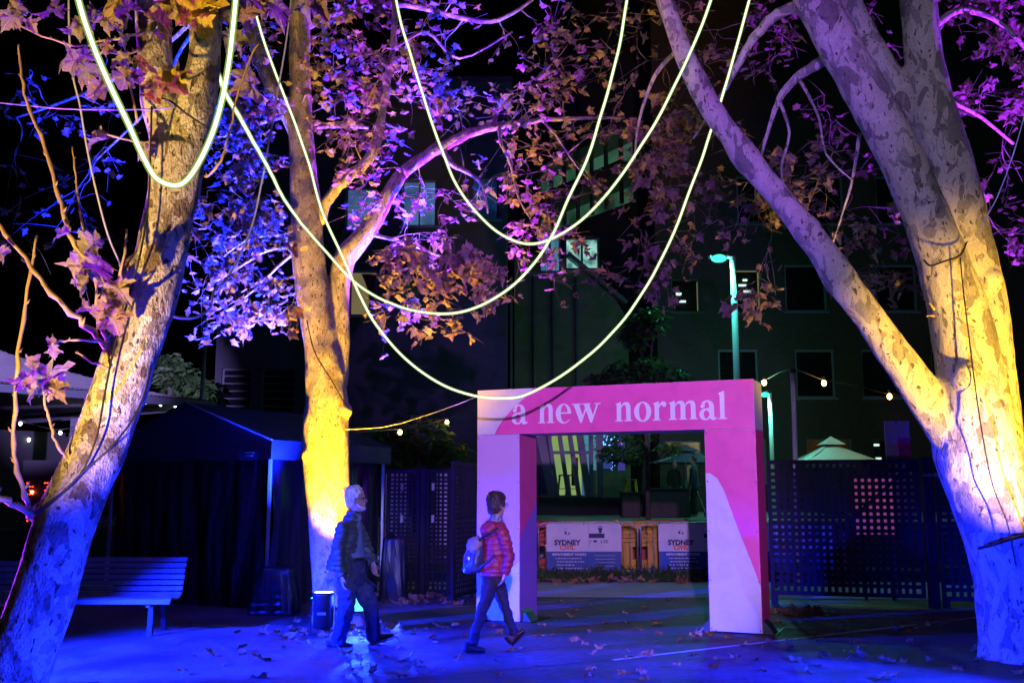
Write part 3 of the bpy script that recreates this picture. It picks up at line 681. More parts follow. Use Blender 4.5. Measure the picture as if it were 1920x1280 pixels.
# ================================================================ the pink arch
A0, A1 = G(893, 1162), G(1430, 1191)
au = (A1 - A0).normalized(); an = Vector((au.y, -au.x, 0)); AW = (A1 - A0).length
def auv(px, py, off=0.0):
    d = ray(px, py); o = A0 + an * off; k = (o - CAMP).dot(an) / d.dot(an); q = CAMP + d * k - A0
    return q.dot(au), q.z
AH = (auv(890, 730)[1] + auv(1413, 712)[1]) / 2
HB = (auv(892, 813)[1] + auv(1415, 805)[1]) / 2
LL = auv(974, 950)[0]; RL = auv(1325, 950)[0]; AD = .62
M['pale_paint'] = pbr('pale lavender print', (.72, .70, .81), (.60, .58, .70), 5, .5, bump=.12, bscale=4, detail=9, lo=.48, hi=.8)
M['pink_paint'] = pbr('hot pink print', (.88, .10, .42), (.74, .08, .35), 5, .45, bump=.12, bscale=4, detail=9, lo=.48, hi=.8)
M['lilac_paint'] = pbr('lilac print', (.64, .38, .76), (.60, .42, .78), 1.2, .55)
M['violet_paint'] = pbr('violet print', (.34, .16, .80), (.30, .14, .76), 2, .55)
M['screw'] = pbr('dark screw head', (.05, .05, .06), rough=.5)
M['foot_green'] = pbr('dark green steel foot', (.02, .07, .055), rough=.5)
arch = thing('archway', 'pink and lavender boxy archway lettered a new normal on the paving', 'archway', A0, math.atan2(au.y, au.x))
# local axes of the arch: x along the front, y backwards, z up
def apoly(pts, off=0.0): return [auv(x, y, off) for x, y in pts]
lx, lz, ly = (1, 0, 0), (0, 0, 1), (0, 1, 0)
def leg(name, x0, x1):
    return part(name, MB().box(((x0 + x1) / 2, AD / 2, HB / 2 + .01), (x1 - x0, AD, HB - .024), bev=.004), M['lilac_paint'] if x0 < 1 else M['pale_paint'], arch)
lleg = leg('left_leg', 0.0, LL); rleg = leg('right_leg', RL, AW)
head = part('header', MB().box((AW / 2, AD / 2, (AH + HB) / 2), (AW, AD, AH - HB), bev=.004), M['pale_paint'], arch)
cv = [(880 + x / 3.491, 700 + y / 3.491) for x, y in spline([(418, 96), (372, 150), (300, 214), (240, 280), (200, 335), (178, 372), (164, 402)], 5)]
poly = apoly(cv)
poly[0] = (poly[0][0], AH - .002); poly[-1] = (poly[-1][0], HB + .002)
poly += [(AW - .002, HB + .002), (AW - .002, AH - .002)]
part('pink_print_or_reflection', MB().prism(poly, (0, -.0025, 0), lx, lz, (0, .0024, 0)), M['pink_paint'], head)
poly = apoly([(1322, 886), (1332, 887), (1345, 896), (1357, 918), (1370, 953), (1390, 1006), (1410, 1055), (1428, 1099)])
poly[0] = (RL + .002, poly[0][1]); poly[-1] = (AW - .002, poly[-1][1]); poly += [(AW - .002, HB - .006), (RL + .002, HB - .006)]
part('pink_print_or_reflection', MB().prism(poly, (0, -.0025, 0), lx, lz, (0, .0024, 0)), M['pink_paint'], rleg)
q = auv(974, 1052); q2 = auv(890, 1121)
part('pale_print', MB().prism([(.002, .012), (LL - .002, .012), (LL - .002, q[1]), (.002, q2[1])], (0, -.0025, 0), lx, lz, (0, .0024, 0)), M['pale_paint'], lleg)
# inner faces: magenta above, violet below
for x, s, pl in ((LL, .0025, lleg), (RL, -.0025, rleg)):
    part('pink_print_or_reflection', MB().prism([(.002, 1.05), (AD - .002, 1.55), (AD - .002, HB - .01), (.002, HB - .01)], (x, 0, 0), ly, lz, (s, 0, 0)), M['pink_paint'], pl)
    part('violet_print', MB().prism([(.002, .012), (AD - .002, .012), (AD - .002, 1.546), (.002, 1.046)], (x, 0, 0), ly, lz, (s * .9, 0, 0)), M['violet_paint'], pl)
part('pink_print_or_reflection', MB().prism([(.002, .012), (AD - .002, .012), (AD - .002, HB - .01), (.002, HB - .01)], (AW, 0, 0), ly, lz, (.0025, 0, 0)), pbr('pink side print', (.85, .06, .25), rough=.55), rleg)
for pl, xs in ((lleg, (.02, LL - .02)), (rleg, (RL + .02, AW - .02))):
    for x in xs:
        for z in (.05, .62, 1.2, 1.8, HB - .05): part('screw', MB().ball((x, -.003, z), (.008, .003, .008), 6, 4), M['screw'], pl)
for x0, x1 in ((-.03, LL + .18), (RL - .14, AW + .16)):
    part('base_plate', MB().box(((x0 + x1) / 2, AD / 2, .005), (x1 - x0, AD + .12, .01)), M['black'], arch)
for x, s in ((LL, 1), (RL, -1), (AW, 1)):
    part('bracket', MB().prism([(0, .01), (.13 * s, .01), (.05 * s, .12), (0, .16)], (x + s * .003, .05, 0), lx, lz, (0, .3, 0)), M['foot_green'], arch)
def arc(cx, cy, rx, ry, ix, iy, icx, a0, a1, n=22, taper=None):
    o = []; i_ = []
    for k in range(n + 1):
        a = R(a0 + (a1 - a0) * k / n); t = k / n
        f = taper(t) if taper else 0
        ox, oy = cx + rx * math.cos(a), cy + ry * math.sin(a)
        qx, qy = icx + ix * math.cos(a), cy + iy * math.sin(a)
        o.append((ox, oy)); i_.append((qx + (ox - qx) * f, qy + (oy - qy) * f))
    return o + i_[::-1]
def rc(x0, y0, x1, y1): return [(x0, y0), (x1, y0), (x1, y1), (x0, y1)]
STEM = [rc(.10, .0, .37, .96), [(0, .93), (.37, 1.04), (.37, .86), (.10, .86)], rc(0, 0, .46, .06)]
HUMP = [(.37, .80), (.45, .93), (.57, 1.01), (.70, 1.03), (.84, .99), (.92, .88), (.95, .72), (.95, .0), (.68, .0), (.68, .70), (.66, .82), (.60, .88), (.52, .87), (.44, .80), (.37, .68)]
sh = lambda poly, d: [(x + d, y) for x, y in poly]
GL = {
 'n': (1.05, STEM + [HUMP, rc(.58, 0, 1.05, .06)]),
 'm': (1.63, STEM + [HUMP, rc(.60, 0, 1.03, .06), sh(HUMP, .58), rc(1.17, 0, 1.63, .06)]),
 'r': (.82, STEM + [[(.37, .80), (.46, .95), (.58, 1.03), (.70, 1.03), (.80, .95), (.82, .83), (.75, .73), (.64, .73), (.58, .80), (.52, .84), (.44, .78), (.37, .66)]]),
 'o': (1.0, [arc(.5, .5, .5, .53, .21, .46, .5, 0, 182), arc(.5, .5, .5, .53, .21, .46, .5, 180, 362)]),
 'e': (.95, [arc(.48, .5, .47, .53, .21, .46, .52, 3, 180), arc(.48, .5, .47, .53, .21, .44, .52, 178, 325, taper=lambda t: .0 if t < .5 else (t - .5) * 1.7), rc(.24, .49, .94, .57)]),
 'a': (.96, [rc(.54, .10, .80, .72), arc(.44, .70, .36, .33, .12, .25, .42, -4, 150, taper=lambda t: 0), [(.06, .70), (.12, .62), (.24, .62), (.31, .70), (.30, .82), (.14, .84)],
            arc(.32, .28, .32, .31, .14, .22, .38, 20, 345), [(.54, .25), (.58, .05), (.70, -.04), (.86, -.01), (.96, .08), (.93, .12), (.85, .09), (.80, .14), (.80, .3)], [(.36, .50), (.56, .55), (.56, .63), (.30, .58)]]),
 'w': (1.52, [[(.05, .97), (.35, .97), (.585, .30), (.50, -.02), (.42, -.02)], [(.42, -.02), (.50, -.02), (.83, .90), (.74, .90)], [(.62, .97), (.92, .97), (1.15, .30), (1.06, -.02), (.98, -.02)],
             [(.98, -.02), (1.07, -.02), (1.42, .97), (1.33, .97)], rc(-.03, .94, .46, 1.0), rc(.53, .94, 1.0, 1.0), rc(1.20, .94, 1.54, 1.0)]),
 'l': (.52, [rc(.12, 0, .39, 1.42), [(0, 1.34), (.39, 1.50), (.39, 1.3), (.12, 1.28)], rc(0, 0, .52, .06)]),
}
M['letter'] = pbr('white letter vinyl', (.86, .87, .90), rough=.5)
for ch, X0, X1, Yb, Yt in (('a', 278, 384, 331, 203), ('n', 453, 557, 326, 200), ('e', 566, 668, 325, 199), ('w', 677, 858, 322, 195), ('n', 956, 1068, 314, 188), ('o', 1080, 1193, 313, 186),
                           ('r', 1203, 1293, 308, 184), ('m', 1306, 1496, 304, 180), ('a', 1507, 1624, 303, 176), ('l', 1630, 1688, 299, 112)):
    u0, v0 = auv(880 + X0 / 3.491, 700 + Yb / 3.491); u1, _ = auv(880 + X1 / 3.491, 700 + Yb / 3.491); _, v1 = auv(880 + X0 / 3.491, 700 + Yt / 3.491)
    w, pcs = GL[ch]; kx = (u1 - u0) / w; kz = (v1 - v0) / (1.5 if ch == 'l' else 1.03)
    mb = MB()
    for i, pc in enumerate(pcs): mb.prism([(u0 + x * kx, v0 + y * kz) for x, y in pc], (0, -.0035 - .0005 * i, 0), lx, lz, (0, .0008 + .0005 * i, 0))
    part('letter', mb, M['letter'], head)

# ================================================================ lattice fences
M['lattice'] = pbr('dark blue black lattice paint', (.014, .014, .024), (.010, .010, .018), 6, .7, spec=.15)
def lattice_panel(name, label, a, b, z0, z1, pitch, sw, group=None, brace=False, brackets=False, feet=(0, 1)):
    a, b = Vector((a[0], a[1], 0)), Vector((b[0], b[1], 0)); L0 = (b - a).length; ang = math.atan2(b.y - a.y, b.x - a.x)
    t = thing(name, label, 'fence', a, ang, group)
    fr_ = MB()
    for x in (.03, L0 - .03): fr_.box((x, 0, (z0 + z1) / 2), (.06, .05, z1 - z0))
    for z in (z0 + .03, z1 - .03): fr_.box((L0 / 2, 0, z), (L0 - .12, .048, .06))
    part('frame', fr_, M['lattice'], t)
    nv = max(2, round((L0 - .12) / pitch)); pv = (L0 - .12) / nv
    vm = MB().box((0, 0, 0), (sw, .012, z1 - z0 - .12)).mesh('vertical_slat')
    for k in range(1, nv):
        o = link('vertical_slat', vm, M['lattice'], t, False); o.location = (.06 + pv * k, -.007, (z0 + z1) / 2)
    nh = max(2, round((z1 - z0 - .12) / pitch)); ph = (z1 - z0 - .12) / nh
    hm = MB().box((0, 0, 0), (L0 - .12, .012, sw)).mesh('horizontal_slat')
    for k in range(1, nh):
        o = link('horizontal_slat', hm, M['lattice'], t, False); o.location = (L0 / 2, .007, z0 + .06 + ph * k)
    for f in feet: part('foot', MB().box((.05 + f * (L0 - .1), 0, z0 / 2), (.1, .1, z0)), M['lattice'], t)
    if brace: part('brace', MB().bar((L0 - .06, .03, z1 - .06), (.06, .03, z0 + .1), .03, .05), M['lattice'], t)
    if brackets:
        for z in (1.24, 1.76): part('bracket', MB().box((L0 - .30, -.03, z), (.045, .02, .12)), M['white'], t)
    return t
def xy(px, Y): return (XY(px, Y), Y)
lattice_panel('lattice_gate', 'dark lattice gate panel standing open right of the arch', xy(1447, 15.6), xy(1738, 15.0), .13, 2.16, .098, .056, brace=True, feet=(0,))
lattice_panel('lattice_fence', 'dark lattice fence panel behind the leaning right tree', xy(1768, 15.0), xy(1900, 14.8), .10, 2.14, .098, .056)
lattice_panel('lattice_fence', 'dark lattice fence panel running out of frame on the right', xy(1903, 14.8), xy(2150, 14.5), .10, 2.14, .098, .056)
lattice_panel('lattice_fence', 'dark lattice fence panel next to the gazebo tent', xy(722, 16.7), xy(785, 16.6), .05, 2.04, .07, .037, brackets=True)
lattice_panel('lattice_fence', 'dark lattice fence panel between the two persons', xy(797, 16.6), xy(844, 16.5), .05, 2.04, .07, .037, brackets=True)
lattice_panel('lattice_gate', 'dark narrow lattice gate swung open left of the arch', xy(846, 15.7), xy(905, 16.9), .06, 2.15, .075, .04, feet=(0,))
for px, Y, h, lab in ((1753, 15.0, 2.17, 'square dark fence post between the two right lattice panels'), (791, 16.6, 2.05, 'square dark fence post between the two left lattice panels')):
    p = thing('fence_post', lab, 'post', (XY(px, Y), Y, 0))
    part('shaft', MB().box((0, 0, h / 2), (.14 if px > 1000 else .09, .12, h), bev=.006), M['lattice'], p); part('cap', MB().box((0, 0, h + .01), (.16 if px > 1000 else .1, .14, .02)), M['lattice'], p)
    if px > 1000: part('latch', MB().box((.02, -.08, 1.92), (.2, .03, .025)).box((.12, -.09, 1.92), (.05, .05, .06)), M['steel'], p)

# boards behind and beside the fence
b = thing('notice_board', 'white notice board on a bracket above the right fence', 'sign', (XY(1700, 16.2), 16.2, 0))
r = pxrect(1675, 789, 1726, 862, 16.2)
part('board', MB().box((XY(1700, 16.2), 16.2, (r[3] + 1.2) / 2), (r[2] - r[0], .03, r[3] - 1.2), bev=.006), M['white'], b, world=True)
part('pink_print_or_reflection', MB().box((XY(1712, 16.2), 16.182, P(1700, 840, 16.2).z - .05), (.21, .003, .44)), M['pink_paint'], b, world=True)  # pink reflection on the white board, painted in as a flat patch
part('bracket', MB().box((XY(1680, 16.1), 16.1, 1.12), (.05, .05, 2.24)).box((XY(1698, 16.1), 16.1, 2.22), (.34, .045, .045)), M['steel'], b, world=True)
for px, py in ((1680, 793), (1720, 793), (1688, 830)): part('screw', MB().ball(P(px, py, 16.18), (.014, .005, .014), 6, 4), M['screw'], b, True, world=True)
r = pxrect(1602, 897, 1682, 1001, 16.0)
b = thing('poster_board', 'poster board with painted pink glow seen through the right lattice gate', 'sign', (XY(1642, 16.0), 16.0, 0))
part('board', MB().box(((r[0] + r[2]) / 2, 16.0, (r[1] + r[3]) / 2), (r[2] - r[0], .03, r[3] - r[1])), emit('pink glow painted poster', (.55, .10, .60), .34, (.70, .12, .34), 2.2), b, world=True)  # pink light on the poster put in as emission
part('leg', MB().box((r[0] + .1, 16.02, r[1] / 2), (.04, .04, r[1])).box((r[2] - .1, 16.02, r[1] / 2), (.04, .04, r[1])), M['black'], b, world=True)
r = pxrect(1799, 898, 1850, 1001, 14.55)
b = thing('framed_poster', 'dark poster in a pale frame half hidden by the right trunk', 'sign', (XY(1825, 14.55), 14.55, 0))
part('poster', MB().box(((r[0] + r[2]) / 2, 14.56, (r[1] + r[3]) / 2), (r[2] - r[0] - .06, .02, r[3] - r[1] - .06)), pbr('night print', (.03, .04, .10), (.20, .05, .10), 3, .4), b, world=True)
w = MB()
for z in (r[1], r[3]): w.box(((r[0] + r[2]) / 2, 14.55, z), (r[2] - r[0] + .05, .04, .05))
for x in (r[0], r[2]): w.box((x, 14.552, (r[1] + r[3]) / 2), (.05, .04, r[3] - r[1] - .05))
part('frame', w, M['white'], b, world=True)
part('stand', MB().box(((r[0] + r[2]) / 2, 14.6, r[3] / 2), (.05, .05, r[3])), M['black'], b, world=True)
b = thing('site_hoarding', 'pale blank hoarding panel behind the left lattice fence', 'panel', (XY(770, 18.2), 18.2, 0))
part('panel', MB().box((XY(742, 18.2), 18.2, 1.35), (.42, .03, 1.3)), M['white'], b, world=True)
part('panel', MB().box((XY(838, 18.2), 18.2, 1.35), (.40, .03, 1.3)), M['white'], b, world=True)
part('rail', MB().box((XY(790, 18.25), 18.25, .5), (2.2, .04, .06)).box((XY(715, 18.25), 18.25, .35), (.05, .05, .7)).box((XY(860, 18.25), 18.25, .35), (.05, .05, .7)), M['steel'], b, world=True)

# ================================================================ crowd barriers, banners, plastic barriers
def text(body, size, bold=0.0, align='CENTER'):
    cu = bpy.data.curves.new('lettering', 'FONT'); cu.body = body; cu.size = size; cu.align_x = align; cu.offset = bold; cu.extrude = 0.0008; cu.resolution_u = 3
    o = bpy.data.objects.new('lettering', cu); C.objects.link(o)
    dg = bpy.context.evaluated_depsgraph_get(); me = bpy.data.meshes.new_from_object(o.evaluated_get(dg)); bpy.data.objects.remove(o)
    me.transform(Matrix.Rotation(R(90), 4, 'X')); return me
YR = 19.7
def crowd_barrier(label, px0, px1, Y, skew=0.0):
    a, b = XY(px0, Y), XY(px1, Y); t = thing('crowd_barrier', label, 'barrier', (a, Y, 0), 0, 'crowd barriers along the garden bed'); w = b - a; h = 1.08; r = .12
    pts = [(0, 0, .14), (0, 0, h - r), (r * .3, 0, h - r * .3), (r, 0, h), (w - r, 0, h), (w - r * .3, 0, h - r * .3), (w, 0, h - r), (w, 0, .14)]
    part('frame', MB().tube(pts, .019, 8).tube([(0, 0, .2), (w, 0, .2)], .016, 8), M['steel'], t, True)
    n = max(3, int(w / .13)); bm = MB().tube([(0, 0, .2), (0, 0, h - .02)], .007, 6).mesh('upright', True)
    for k in range(1, n): o = link('upright', bm, M['steel'], t, False); o.location = (w * k / n, 0, 0)
    for x in (.15, w - .15): part('foot', MB().bar((x, -.3, .02), (x, .3, .02), .05, .02).tube([(x, 0, .02), (x, 0, .2)], .018, 6), M['steel'], t)
    return t
crowd_barrier('steel crowd barrier carrying the left printed banner under the arch', 1010, 1197, YR)
crowd_barrier('steel crowd barrier carrying the right printed banner under the arch', 1203, 1392, YR + .05)
crowd_barrier('steel crowd barrier seen right of the arch leg', 1398, 1585, YR)
crowd_barrier('steel crowd barrier behind the left lattice fence', 820, 1004, YR)
M['banner_w'] = pbr('white banner mesh', (.72, .72, .76), (.60, .61, .68), 2.2, .6, bump=.5, bscale=5)
M['banner_b'] = pbr('blue banner print', (.02, .10, .32), (.015, .08, .27), 3, .55)
M['ink_navy'] = pbr('navy ink', (.015, .025, .08), rough=.6); M['ink_red'] = pbr('orange red ink', (.75, .10, .02), rough=.6); M['ink_white'] = pbr('white ink', (.65, .70, .80), rough=.6)
def banner(label, px0, px1, Y):
    a, b = XY(px0, Y), XY(px1, Y); w = b - a; t = thing('banner', label, 'banner', (a, Y - .035, .16), 0); h = .90; zs = h * .415
    def wav(u, v): return .012 * math.sin(u * 9 + v * 2) + .01 * noise.noise(Vector((u * 6 + a, v * 5, 2)))
    def cloth(z0, z1, nz):
        vs = []; nx = 36
        for j in range(nz + 1):
            for i in range(nx + 1):
                u, v = i / nx, (z0 + (z1 - z0) * j / nz); vs.append((u * w, wav(u, v) - .012 * (j == 0), v))
        return MB().add(vs, [(j * (nx + 1) + i, j * (nx + 1) + i + 1, (j + 1) * (nx + 1) + i + 1, (j + 1) * (nx + 1) + i) for j in range(nz) for i in range(nx)])
    part('white_cloth', cloth(zs, h, 8), M['banner_w'], t, True); part('blue_cloth', cloth(0, zs - .001, 6), M['banner_b'], t, True)
    y = -.03
    def put(me, mat, x, z):
        o = link('lettering', me, mat, t, False); o.location = (x, y, z)
    put(text('SYDNEY', .135, .006), M['ink_navy'], w * .275, zs + .125); put(text('CIVIL', .125, .004), M['ink_red'], w * .275, zs + .035)
    # round emblem of strokes above the name
    e = MB()
    for k in range(7):
        q = rnd.uniform(0, 6.28); rr = rnd.uniform(.02, .065); cx, cz = w * .275 + .02 * math.cos(k), zs + .36 + .02 * math.sin(k * 2)
        e.tube([(cx + rr * math.cos(q + s), y - .001, cz + 1.15 * rr * math.sin(q + s)) for s in (0, .5, 1, 1.5)], .004, 4)
    e.box((w * .275 - .03, y - .001, zs + .36), (.03, .003, .05)).box((w * .275 + .035, y - .0012, zs + .345), (.03, .003, .03)); part('emblem', e, M['ink_navy'], t)
    put(text('IMPROVEMENT WORKS', .062, .002), M['ink_white'], w * .30, zs - .075)
    ln = MB()
    for k, (x0, x1) in enumerate(((.12, .47), (.14, .50), (.13, .36), (.15, .52))):
        x = x0 * w
        while x < x1 * w:
            d = rnd.uniform(.015, .05); ln.box((x + d / 2, y, zs - .13 - .062 * k), (d, .002, .016)); x += d + rnd.uniform(.01, .025)
    for k in range(4): ln.box((w * .78, y, zs - .075 - .066 * k), (w * .30 * rnd.uniform(.8, 1), .002, .006))
    part('small_print', ln, M['ink_white'], t)['kind'] = 'stuff'
    # site notice on the right half: frame, dark block, dial, figures
    s = MB(); x = w * .60
    s.box((x - .05, y, zs + .27), (.004, .002, .44)).box((x + .10, y, zs + .30), (.30, .002, .085)).box((x + .17, y - .002, zs + .40), (.05, .002, .10))
    s.tube([(x + .17 + .035 * math.cos(q * .5236), y - .003, zs + .44 + .045 * math.sin(q * .5236)) for q in range(13)], .009, 4)
    s.box((x + .07, y, zs + .195), (.07, .002, .04)).box((x + .19, y, zs + .185), (.016, .002, .06))
    s.tube([(x - .01 + .02 * math.cos(1 + q * .7), y, zs + .19 + .025 * math.sin(1 + q * .7)) for q in range(6)], .007, 4)
    for cx in (x + .25, x + .30):
        for z in (.165, .19, .215): s.box((cx, y, zs + z), (.03, .002, .008))
        s.box((cx - .014, y - .001, zs + .19), (.008, .002, .05)).box((cx + .014, y - .001, zs + .19), (.008, .002, .05))
    part('site_notice', s, M['ink_navy'], t)
    for u in (.01, .5, .99): part('cable_tie', MB().box((u * w, -.005, h + .01), (.012, .05, .05)), M['black'], t)
banner('white and blue printed banner on the left crowd barrier under the arch', 1025, 1166, YR)
banner('white and blue printed banner partly hidden by the right arch leg', 1236, 1386, YR + .05)
banner('printed banner on the barrier right of the arch leg', 1434, 1570, YR)
M['jersey_y'] = pbr('yellow barrier plastic', (.78, .44, .02), (.66, .36, .02), 4, .5); M['jersey_r'] = pbr('red barrier plastic', (.55, .035, .02), (.45, .025, .015), 4, .5)
def jersey(label, px0, px1, Y, mat):
    a, b = XY(px0, Y), XY(px1, Y); w = b - a - .03; t = thing('plastic_barrier', label, 'barrier', (a, Y, 0), 0, 'plastic water barriers'); h = 1.08
    body = MB(); holes = [(w * .22, .30, w * .36, .56), (w * .64, .30, w * .78, .56)]
    rect_wall(body, 0, w, .18, .62, -.13, .26, holes); body.box((w / 2, 0, .09), (w, .46, .18), bev=.03); body.box((w / 2, 0, .98), (w + .0, .30, .19), bev=.05)
    body.box((w / 2, 0, .75), (w - .04, .20, .27)); part('body', body, mat, t)
    for k in range(3): part('rib', MB().box((w / 2, -.02, .66 + k * .085), (w - .06, .24, .04), bev=.012), mat, t)
    for k in range(6): part('rib', MB().box((w * (k + .5) / 6, -.125, .40 if (k not in (1, 4)) else .24), (.05, .03, .42 if (k not in (1, 4)) else .1), bev=.008), mat, t)
    part('filler_cap', MB().tube([(w * .5, 0, 1.07), (w * .5, 0, 1.10)], .05, 10), mat, t)
jersey('red plastic water barrier left of the yellow one', 925, 1052, 21.3, M['jersey_r'])
jersey('yellow plastic water barrier between two red ones', 1054, 1262, 21.0, M['jersey_y'])
jersey('red plastic water barrier behind the right banner', 1184, 1395, 21.75, M['jersey_r'])
jersey('red plastic water barrier behind the right lattice gate', 1397, 1610, 21.7, M['jersey_r'])

# ================================================================ plaza furniture
b = thing('planter', 'low dark planter box on the plaza left of the small tree', 'planter', (XY(1183, 28), 28, PZ))
M['planter'] = pbr('dark stained timber', (.07, .03, .035), (.05, .022, .026), 6, .7)
part('box', MB().box((0, 0, .33), (.5, .5, .66), bev=.02), M['planter'], b); part('rim', MB().box((0, 0, .68), (.56, .56, .05)), M['planter'], b)
b = thing('planter', 'wide dark planter box on the plaza right of the small tree', 'planter', (XY(1255, 28), 28, PZ))
part('box', MB().box((0, 0, .38), (1.1, .5, .76), bev=.02), M['planter'], b); part('rim', MB().box((0, 0, .785), (1.16, .56, .05)), M['planter'], b)
b = thing('folding_sign', 'small folding sign with dark legs at the plaza edge', 'sign', (XY(1308, 28), 28, PZ))
for s in (-1, 1):
    part('leg', MB().bar((-.22, s * .18, 0), (-.05, 0, .72), .03, .03).bar((.28, s * .18, 0), (.10, 0, .72), .03, .03), M['black'], b)
part('panel', MB().bar((.22, -.19, .12), (.05, -.02, .70), .22, .02, up=(1, 0, 1)), pbr('chalk panel', (.12, .30, .28), (.4, .6, .55), 14, .6), b)
def umbrella(label, px, py_top, py_edge, Y, half, mat):
    top = P(px, py_top, Y); ez = P(px, py_edge, Y).z
    b = thing('umbrella', label, 'umbrella', (top.x, Y, PZ)); z0 = top.z - PZ; z1 = ez - PZ; n = 8; vs = [(0, 0, z0)]
    for j in range(1, 7):
        for k in range(n * 4):
            a = 2 * math.pi * k / (n * 4); q = max(abs(math.cos(a)), abs(math.sin(a))); t = j / 6
            sag = .06 * half * math.sin(math.pi * t) * (1 - abs(math.cos(2 * a)))
            vs.append((half * t * math.cos(a) / q, half * t * math.sin(a) / q, z0 + (z1 - z0) * t ** .95 - sag))
    m = n * 4; fs = [(0, 1 + k, 1 + (k + 1) % m) for k in range(m)] + [(1 + j * m + k, 1 + (j + 1) * m + k, 1 + (j + 1) * m + (k + 1) % m, 1 + j * m + (k + 1) % m) for j in range(5) for k in range(m)]
    c = part('canopy', MB().add(vs, fs), mat, b, True)
    part('vent', MB().add([(0, 0, z0 + .16)] + [(.32 * half * sx, .32 * half * sy, z0 + (z1 - z0) * .26 + .05) for sx, sy in ((-1, -1), (1, -1), (1, 1), (-1, 1))], [(0, 1, 2), (0, 2, 3), (0, 3, 4), (0, 4, 1)]), mat, c)
    part('pole', MB().tube([(0, 0, 0), (0, 0, z0 + .1)], .03, 8), M['alu'], b, True); part('base', MB().box((0, 0, .05), (.6, .6, .1), bev=.02), M['black'], b)
    for k in range(4): part('rib', MB().bar((0, 0, z0 - .08), (half * .97 * (1 if k in (0, 3) else -1), half * .97 * (1 if k < 2 else -1), z1 - .03), .02, .03), M['alu'], b)
M['umb_pale'] = pbr('pale umbrella cloth', (.60, .64, .64), (.55, .60, .60), 3, .8); M['umb_dark'] = pbr('navy umbrella cloth', (.06, .07, .12), rough=.8)
umbrella('pale teal lit market umbrella above the right lattice gate', 1558, 827, 864, 31.5, 1.12, M['umb_pale'])
umbrella('dark navy market umbrella seen through the arch', 1285, 842, 868, 32, 1.2, M['umb_dark'])

# ================================================================ benches
M['bench_slat'] = pbr('pale painted bench slat', (.20, .21, .24), (.16, .17, .20), 5, .5)
def bench(label, xr, Y, L0, rz=0.0):
    t = thing('park_bench', label, 'bench', (xr, Y, 0), rz)
    prof = spline([(.0, .88), (-.035, .80), (-.07, .70), (-.10, .60), (-.13, .51), (-.18, .44), (-.27, .41), (-.38, .415), (-.49, .43), (-.56, .41), (-.58, .36)], 4)
    acc = [0]
    for p, q in zip(prof, prof[1:]): acc.append(acc[-1] + math.hypot(q[0] - p[0], q[1] - p[1]))
    n = 13
    for k in range(n):
        d = acc[-1] * (k + .5) / n; i = max(j for j in range(len(acc) - 1) if acc[j] <= d); f = (d - acc[i]) / (acc[i + 1] - acc[i])
        y, z = prof[i][0] + f * (prof[i + 1][0] - prof[i][0]), prof[i][1] + f * (prof[i + 1][1] - prof[i][1])
        ang = math.atan2(prof[i + 1][1] - prof[i][1], prof[i + 1][0] - prof[i][0])
        part('slat', MB().box((-L0 / 2, y, z), (L0, acc[-1] / n * .80, .022), Matrix.Rotation(ang, 3, 'X'), bev=.004), M['bench_slat'], t)
    for x in (-.25, -L0 + .25):
        fr_ = MB()
        for p, q in zip(prof[::2], prof[2::2]): fr_.bar((x, p[0] + .03 * (p[1] > .5), p[1] - .03), (x, q[0] + .03 * (q[1] > .5), q[1] - .03), .05, .04)
        part('frame', fr_, M['black'], t)
        part('leg', MB().bar((x, -.50, 0), (x, -.46, .40), .06, .05), M['black'], t); part('leg', MB().bar((x, .0, 0), (x, -.12, .44), .06, .05), M['black'], t)
bench('curved slatted park bench behind the leaning left tree trunk', P(352, 1046, 12.6).x, 12.6, 2.0)
bench('curved slatted park bench at the left edge of the photo', P(28, 1075, 11.7).x, 11.9, 1.9, R(-4))

# ================================================================ plastic covered heaps beside the tent
def heap(name, label, c, sx, sy, h, seed):
    t = MB(); n, m = 36, 14; vs = []
    for j in range(m + 1):
        v = j / m
        for i in range(n):
            a = 2 * math.pi * i / n; e = .55
            cx = math.copysign(abs(math.cos(a)) ** e, math.cos(a)); sy_ = math.copysign(abs(math.sin(a)) ** e, math.sin(a))
            k = (1 - .22 * v) * (1 if v < .85 else math.sqrt(max(0, 1 - ((v - .85) / .15) ** 2)) * .9 + .1)
            q = 1 + .16 * noise.noise(Vector((cx * 2 + seed, sy_ * 2, v * 2.2))) + .06 * math.sin(a * 11 + seed)* (1 - v)
            vs.append((c[0] + sx * cx * k * q, c[1] + sy * sy_ * k * q, h * min(1, v / .9) * (1 + .08 * noise.noise(Vector((a, v, seed))))))
    t.add(vs, [(j * n + i, j * n + (i + 1) % n, (j + 1) * n + (i + 1) % n, (j + 1) * n + i) for j in range(m) for i in range(n)] + [tuple(m * n + i for i in range(n))])
    return single(name, t, M['plastic'], label, 'covered equipment', smooth=True)
heap('covered_equipment', 'black plastic covered equipment at the front corner of the tent', (XY(515, 14.3), 14.3), .33, .28, .62, 3.0)
heap('covered_equipment', 'tall black plastic covered bin beside the left lattice fence', (XY(738, 16.0), 16.0), .22, .2, .98, 8.0)

